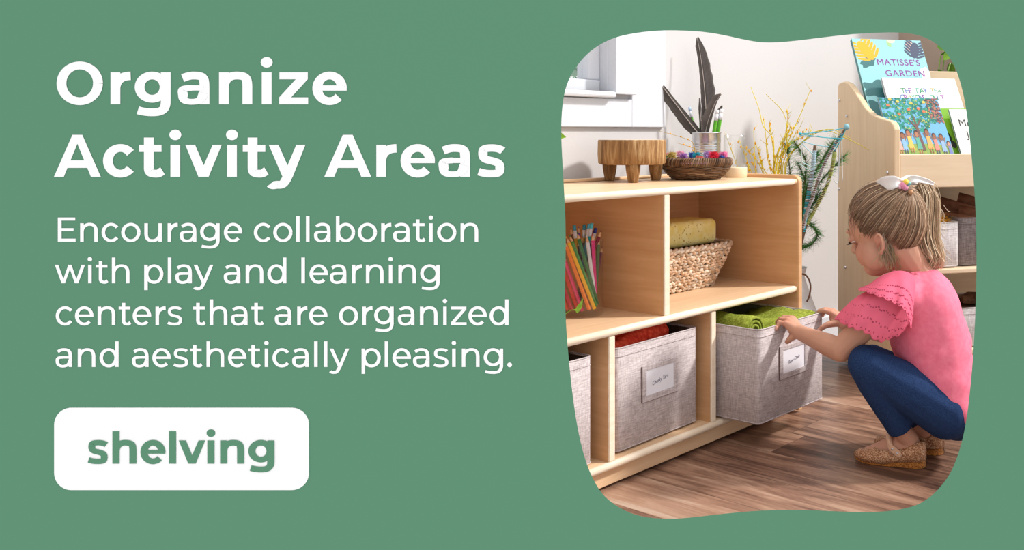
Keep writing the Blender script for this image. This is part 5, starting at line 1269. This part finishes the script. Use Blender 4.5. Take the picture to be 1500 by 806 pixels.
for k in range(900):
    o = hd_(*TL) + Vector((rnd.gauss(0, .004), rnd.gauss(0, .004), rnd.gauss(0, .004))); s_ = rnd.gauss(0, 1); dz = rnd.gauss(0, 1); tl = rnd.uniform(.55, 1.0); q = rnd.random(); g = rnd.uniform(.6, 1.15)
    base = (.74, .54, .35) if q < .6 else ((.50, .33, .20) if q < .82 else (.90, .74, .54)); base = tuple(x * g for x in base); dp = rnd.gauss(0, .013); cu = rnd.gauss(0, 3.0)
    ctrl = [(1345, 277, 0), (1353 + 4 * s_, 272 + 3 * dz, dp * .5), (1361 + 5.5 * s_, 290 + 3 * dz, dp), (1359 + 6.5 * s_, 322, dp + .002 * dz), (1359 + 7 * s_ + cu * .5, 350, dp), (1367 + 5.5 * s_ + cu, 374, dp), (1371 + 3 * s_ + cu * 1.6, 386 + 3 * dz, dp), (1362 + 5 * s_ + cu * 2, 398, dp)]
    pts = catmull([o] + [P(a, b, GF + c) for a, b, c in ctrl], 24)[:max(9, int(24 * (1 - .5 * rnd.random() ** 1.7)))]
    pts = [p + Vector((noise.noise(Vector((k, i * .25, 0))), noise.noise(Vector((k, i * .25, 5))), 0)) * .0022 for i, p in enumerate(pts)]
    pony.tube(pts, [.0007] * (len(pts) - 4) + [.0006, .0005, .0004, .0002], 3, col=[tuple(x * (.70 + .45 * i / len(pts)) for x in base) for i in range(len(pts))])
tag(pony.build('ponytail', M_hairp, hair, fix=False), 'pale blonde ponytail')
wp = MB()
def wisp(px, f=(2.10, 2.10), r=.0007, col=None): 
    n = 12; pts = catmull([P(a, b, f[0] + (f[1] - f[0]) * i / (len(px) - 1)) for i, (a, b) in enumerate(px)], n); wp.tube(pts, [r] * (n - 2) + [r * .6, r * .3], 3, col=col or tuple(x * rnd.uniform(.8, 1.2) for x in (.50, .36, .23)))
for k in range(340):
    x = rnd.uniform(1292, 1338); y = rnd.uniform(345, 372) - (1338 - x) * .12; dx = rnd.gauss(-2, 7); dy = rnd.uniform(14, 36); f0 = 2.095 + .075 * (x - 1292) / 46
    wisp([(x + 4, y - 14), (x, y), (x + dx * .4, y + dy * .5), (x + dx, y + dy)], (f0, f0 - .004 + rnd.gauss(0, .004)), .0007)
for k in range(70):
    x = rnd.uniform(1245, 1268); y = 300 + (x - 1245) * .3 + rnd.uniform(-6, 14); wisp([(x + 16, y - 14), (x + 4, y - 5), (x - 2 + rnd.uniform(-2, 6), y + 12), (x + 2 + rnd.uniform(-2, 8), y + rnd.uniform(22, 42))], (2.13 + rnd.uniform(-.01, .06), 2.145 + rnd.uniform(-.01, .06)), .0006, tuple(x * rnd.uniform(.8, 1.2) for x in (.30, .2, .125)))
for k in range(40):
    x = rnd.uniform(1366, 1382); y = rnd.uniform(300, 370); wisp([(x, y), (x + rnd.uniform(2, 8), y + 8), (x + rnd.uniform(0, 14), y + rnd.uniform(8, 24))], (GF, GF), .0005, (.75, .62, .45))
tag(wp.build('loose_strands', M_hairp, hair, fix=False), 'loose fair wisps at nape and temple')
# ---- bow
M_bow = mat_plain('white_ribbon', (236, 233, 232), .6, .3, 4, 60)
bow = MB()
def ribbon(top, bot, n=16, dz=0):
    a = catmull([P(*p) for p in top], n); b = catmull([P(*p) for p in bot], n); bow.grid([[a[i].lerp(b[i], q / 5) + FW * (.004 * math.sin(q / 5 * PI)) for q in range(6)] for i in range(n)])
ribbon([(1323, 264, 2.115), (1310, 258, 2.10), (1291, 260, 2.12), (1284, 268, 2.16), (1300, 266, 2.19), (1322, 266, 2.15)], [(1322, 272, 2.115), (1313, 275, 2.10), (1303, 279, 2.11), (1282, 278, 2.16), (1300, 272, 2.19), (1322, 272, 2.15)])
ribbon([(1325, 263, 2.115), (1338, 257, 2.11), (1358, 262, 2.13), (1369, 268, 2.16), (1355, 262, 2.20), (1328, 264, 2.16)], [(1325, 271, 2.115), (1340, 267, 2.11), (1356, 269, 2.13), (1367, 272, 2.16), (1354, 270, 2.20), (1328, 272, 2.16)])
ribbon([(1318, 262, 2.14), (1330, 257, 2.15), (1345, 260, 2.18), (1362, 266, 2.2)], [(1320, 268, 2.13), (1332, 264, 2.14), (1347, 268, 2.17), (1362, 272, 2.19)])
bw_ = bow.build('hair_bow', M_bow, girl, solid=.0012)
mb = MB()
for px, py, r, col in ((1323, 272, .0085, (.75, .28, .42)), (1327, 267, .007, (.85, .6, .08)), (1331, 269, .005, (.2, .5, .5)), (1326, 275, .007, (.7, .3, .45)), (1319, 274, .005, (.85, .5, .6)), (1334, 282, .006, (.5, .25, .12))): mb.ell(P(px, py, 2.108), r, nu=12, nv=8, col=col)
tag(mb.build('bow_button', mat_vcol('bow_button_paint', .4, .4), bw_), 'small colourful button at the centre of the bow')

# ---- clothes
M_leg = NT('navy_leggings'); _n = M_leg.noise(M_leg.coord(), 420, 2); _b = M_leg.noise(M_leg.coord((1, 1, .4)), 34, 3); M_leg.bump(_b, .25, .004)
M_leg = M_leg.set(M_leg.ramp(_n, [(.3, (30, 50, 88)), (.7, (44, 68, 110))]), .85, .15)
mb = MB(); g = .005
BMx = Matrix((RT, FW, Vector((0, 0, 1)))).transposed().to_4x4()
mb.ell(P(1398, 598, GF), (.070, .112, .066), BMx, 24, 16); mb.ell(P(1385, 560, GF), (.06, .095, .06), BMx, 24, 16)
AL = KNL.lerp(ANL, .96); mb.limb([HPL, HPL.lerp(KNL, .5), KNL], [.062, .054, .0405]); mb.tube([KNL, KNL.lerp(AL, .3), KNL.lerp(AL, .6), KNL.lerp(AL, .85), AL], [.0405, .041, .0365, .0325, .031], 16)
AR = KNR.lerp(ANR, .93); mb.limb([HPR, HPR.lerp(KNR, .5), KNR], [.062, .054, .0405]); mb.tube([KNR, KNR.lerp(AR, .3), KNR.lerp(AR, .7), AR], [.0405, .041, .034, .029], 16)
remesh(mb, 'leggings', M_leg, girl, .0035, 8)
M_bl = NT('pink_cotton'); _n = M_bl.noise(M_bl.coord(), 38, 2, .5, .3); M_bl.bump(_n, .22, .006); M_bl = M_bl.set(M_bl.ramp(M_bl.noise(M_bl.coord(), 90, 2), [(.3, (236, 118, 144)), (.7, (243, 132, 156))]), .85, .12)
mb = MB()
OUT = [((1340, 395), (1364, 392), .040), ((1330, 402), (1380, 401), .066), ((1320, 416), (1395, 418), .092), ((1311, 442), (1406, 446), .106), ((1304, 475), (1417, 488), .111), ((1304, 503), (1425, 524), .113), ((1317, 533), (1431, 556), .118), ((1340, 560), (1435, 588), .123), ((1370, 588), (1436, 612), .124), ((1396, 602), (1432, 621), .118)]
LL = catmull([P(*a, GF) for a, b, d in OUT], 44); RR = catmull([P(*b, GF) for a, b, d in OUT], 44); DD = [v.x for v in catmull([(d, 0, 0) for a, b, d in OUT], 44)]
rows = [[(LL[i] + RR[i]) / 2 + (RR[i] - LL[i]) / 2 * math.copysign(abs(math.cos(a)) ** .9, math.cos(a)) + FW * DD[i] * math.copysign(abs(math.sin(a)) ** .9, math.sin(a)) for a in [2 * PI * k / 48 for k in range(48)]] for i in range(44)]
mb.grid(rows, True); mb.add(rows[0], [tuple(range(48))]); mb.add(rows[-1], [tuple(range(47, -1, -1))])
mb.limb([P(1345, 415, 2.2), SHR, SHR.lerp(ELR, .55)], [.045, .048, .052]); mb.limb([P(1345, 425, 2.14), P(1325, 436, 2.10), P(1303, 458, 2.10)], [.045, .042, .036])
def wrinkle(p, n_):
    q = Vector((p.dot(RT), p.dot(FW), p.z)); low = max(0, min(1, (.40 - q.z) / .15)); up = max(0, (q.z - .40) / .1)
    fold = noise.noise(Vector((q.x * 9 + q.z * 9, q.y * 8, (q.z - q.x) * 26)))
    gather = math.sin(math.atan2(q.y - GF, q.x - .33) * 26 + 2 * noise.noise(q * 30))
    return .0045 * fold * (.35 + .65 * low) + .0016 * noise.noise(q * 30) + .0012 * gather * min(1, up)
blouse = remesh(mb, 'blouse', M_bl, girl, .004, 30, disp=wrinkle)
# gathered neckline
mb = MB(); ring = []
for k in range(90):
    a = 2 * PI * k / 90; p = P(1346, 402, GF) + RT * (.046 * math.cos(a)) + FW * (.050 * math.sin(a)) + Vector((0, 0, .010 * math.cos(a) * -1 + .0028 * math.sin(k * 2.1))); ring.append(p)
mb.tube(ring, [.0055 + .0022 * math.sin(k * 1.7) for k in range(90)], 8, closed=True); mb.build('gathered_neckline', M_bl, blouse)
# ruffles with punched eyelets
M_ruf = mat_vcol('eyelet_cotton', .85, .1, .15, 60)
RC = (.83, .165, .265)
def ruffle(name, top, hem, rows=64, n=170, closed=False, bulge=.008, scal=22, holes=((.62, 4), (.80, 3), (.93, 2)), amp=.003, hr=.0017):
    """scal scallops along the hem; holes: (how far down, eyelets per scallop)"""
    a = catmull([P(*p) for p in top], n, closed); b = catmull([P(*p) for p in hem], n, closed); R_ = []
    ctr = sum(b, Vector()) / n
    for i in range(rows):
        u = i / (rows - 1); row = []
        for k in range(n):
            p = a[k].lerp(b[k], u); out = (-FW * 1.0 - RT * .2 + Vector((0, 0, .3))).normalized() if not closed else (p - ctr).normalized()
            dn = (b[k] - a[k]).normalized(); s_ = abs(math.sin(k / n * scal * PI))
            p = p + out * bulge * math.sin(u * PI * .8) + out * amp * u * math.sin(k / n * scal * .7 * PI + 1) + dn * .006 * s_ * max(0, (u - .7) / .3)
            row.append(p)
        R_.append(row)
    pts = [p for r in R_ for p in r]; cl = [tuple(x * (1 + .08 * noise.noise(p * 50)) for x in RC) for p in pts]
    from mathutils import kdtree
    kd = kdtree.KDTree(len(pts))
    for i, p in enumerate(pts): kd.insert(p, i)
    kd.balance()
    for h_, m_ in holes:
        for q in range(int(scal * m_)):
            k = int((q + .5) / (scal * m_) * n) % n; s_ = abs(math.sin(k / n * scal * PI)); i = int((h_ + .035 * s_) * (rows - 1))
            for co_, ix, ds in kd.find_range(pts[min(i, rows - 1) * n + k], hr): cl[ix] = (.34, .03, .07)
    mb = MB(); mb.grid(R_, closed); mb.c = cl; return mb.build(name, M_ruf, blouse, solid=.0015)
ruffle('flutter_sleeve', [(1282, 424, 2.13), (1296, 414, 2.075), (1320, 408, 2.055), (1336, 420, 2.055), (1338, 445, 2.07), (1326, 458, 2.12), (1300, 448, 2.15)],
       [(1231, 467, 2.165), (1246, 476, 2.075), (1268, 484, 2.045), (1290, 496, 2.045), (1312, 488, 2.06), (1322, 476, 2.12), (1275, 482, 2.175)], closed=True, bulge=.012, scal=15, n=340)
ruffle('shoulder_ruffle', [(1272, 418, 2.135), (1292, 404, 2.09), (1318, 397, 2.07), (1337, 404, 2.062), (1341, 420, 2.06)],
       [(1258, 424, 2.13), (1276, 429, 2.05), (1298, 437, 2.02), (1314, 444, 2.012), (1325, 452, 2.012), (1331, 466, 2.02), (1335, 480, 2.03)], bulge=.008, scal=10, n=220, holes=((.5, 3), (.72, 4), (.92, 3)))

# ---- shoes
M_shoe = NT('gold_glitter'); v = M_shoe.n('ShaderNodeTexVoronoi'); v.inputs['Scale'].default_value = 620; M_shoe.l(M_shoe.coord(), v.inputs['Vector'])
_c = M_shoe.ramp(v.outputs['Color'], [(.2, (140, 88, 56)), (.55, (184, 130, 92)), (.85, (232, 196, 158))]); M_shoe.bump(v.outputs['Distance'], .5, .001); M_shoe = M_shoe.set(_c, .42, .6, .25)
M_sole = NT('amber_cork_sole'); v = M_sole.n('ShaderNodeTexVoronoi'); v.inputs['Scale'].default_value = 500; M_sole.l(M_sole.coord(), v.inputs['Vector']); M_sole = M_sole.set(M_sole.ramp(v.outputs['Color'], [(.2, (120, 68, 28)), (.7, (196, 130, 62))]), .45, .5)
M_strap = mat_plain('rose_gold_strap', (226, 186, 156), .35, .5, 10, 300, .2)
def lerp_tab(t, s):
    for (a, b), (c, d) in zip(t, t[1:]):
        if a <= s <= c: return b + (d - b) * (s - a) / (c - a)
    return t[-1][1]
HWID = [(0, .004), (.02, .013), (.06, .020), (.12, .0245), (.3, .0245), (.5, .0270), (.68, .0290), (.8, .0265), (.9, .020), (.96, .012), (1, .003)]
RIM = [(0, .058), (.06, .060), (.14, .054), (.25, .044), (.38, .038), (.5, .034), (.62, .034), (.70, .036)]
TOPZ = [(.66, .037), (.72, .036), (.8, .031), (.88, .026), (.95, .021), (1, .012)]
SOLE = [(0, .016), (.15, .015), (.35, .011), (.55, .005), (.8, .004), (1, .007)]
def shoe(off, label):
    h = HEEL + off
    sh_ = MB(); rows = []; S_ = [0, .01, .02, .04, .06, .09, .12, .17, .22, .3, .38, .46, .54, .6, .64, .68, .72, .76, .8, .84, .88, .91, .94, .965, .985, 1.0]
    so_ = MB(); srow = []
    for s in S_:
        hw = lerp_tab(HWID, s); z0 = lerp_tab(SOLE, s); row = []; lift = 0.004 * max(0, (s - .85) / .15)
        if s < .66:
            rz_ = lerp_tab(RIM, s)
            prof = [(-.80, rz_), (-.93, rz_ * .75 + z0 * .25), (-1.0, rz_ * .4 + z0 * .6), (-.98, z0 + .002), (-.85, z0), (0, z0), (.85, z0), (.98, z0 + .002), (1.0, rz_ * .4 + z0 * .6), (.93, rz_ * .75 + z0 * .25), (.80, rz_)]
        else:
            tz = lerp_tab(TOPZ, s); k_ = min(1, (s - .66) / .06); e = max(.03, .62 * (1 - k_))
            prof = [(-e, tz), (-.72, tz * .8 + z0 * .2), (-1.0, tz * .4 + z0 * .6), (-.98, z0 + .002), (-.85, z0), (0, z0), (.85, z0), (.98, z0 + .002), (1.0, tz * .4 + z0 * .6), (.72, tz * .8 + z0 * .2), (e, tz)]
        rows.append([h + FD * FLN * s + FS * a * hw + Vector((0, 0, z + lift)) for a, z in prof])
        srow.append([h + FD * (FLN * s * 1.0 - .0005) + FS * a * hw * 1.02 + Vector((0, 0, z)) for a, z in ((-1, max(.0025, z0) + lift), (-.97, .0012 + lift), (0, .001 + lift), (.97, .0012 + lift), (1, max(.0025, z0) + lift), (0, z0 + lift))])
    sh_.grid(rows); s_ob = sh_.build('shoe', M_shoe, girl, solid=.002, fix=True); tag(s_ob, label)
    so_.grid(srow, closed=True, smooth=False); so_.build('sole', M_sole, s_ob)
    st_ = MB(); rows = []
    for k in range(21):
        a = PI * k / 20; y = math.cos(a); z = .030 + .036 * math.sin(a) ** .8
        c = h + FD * (.070 + .012 * math.sin(a)) + FS * y * .0268 + Vector((0, 0, z)); rows.append([c - FD * .006, c + FD * .006])
    st_.grid(rows); sto = st_.build('strap', M_strap, s_ob, solid=.002)
    tb = MB(); oc = -1 if (FS.dot(FW) > 0) else 1
    def tp_(a, b, q): return h + FD * (.066 + a) + FS * oc * (.0275 + q) + Vector((0, 0, .038 + b))
    ps = [(-.016 + .024 * 0, 0)]
    dirx = Vector((-.62, -.78)); 
    out = []
    for k in range(24):
        a = 2 * PI * k / 24; x, y = .0125 * math.cos(a) + (.0055 if math.cos(a) > 0 else -.0055), .0072 * math.sin(a); out.append((x * .80 - y * .6 - .002, x * .6 + y * .80 + .0))
    tb.prism(out, 0, .0022, tp_); tb.build('strap_tab', M_strap, sto, bevel=.0006)
    for x in (-.0075, .0065):
        sn = MB(); sn.ell(tp_(x * .80 - .002, x * .6, .0026), .0026, nu=12, nv=8); sn.build('snap', M_steel, sto)
    return s_ob
shoe(Vector((0, 0, 0)), 'gold glitter strap shoe on the foot nearer the bin')
shoe(FOFF, 'gold glitter strap shoe on the farther foot, heel showing')
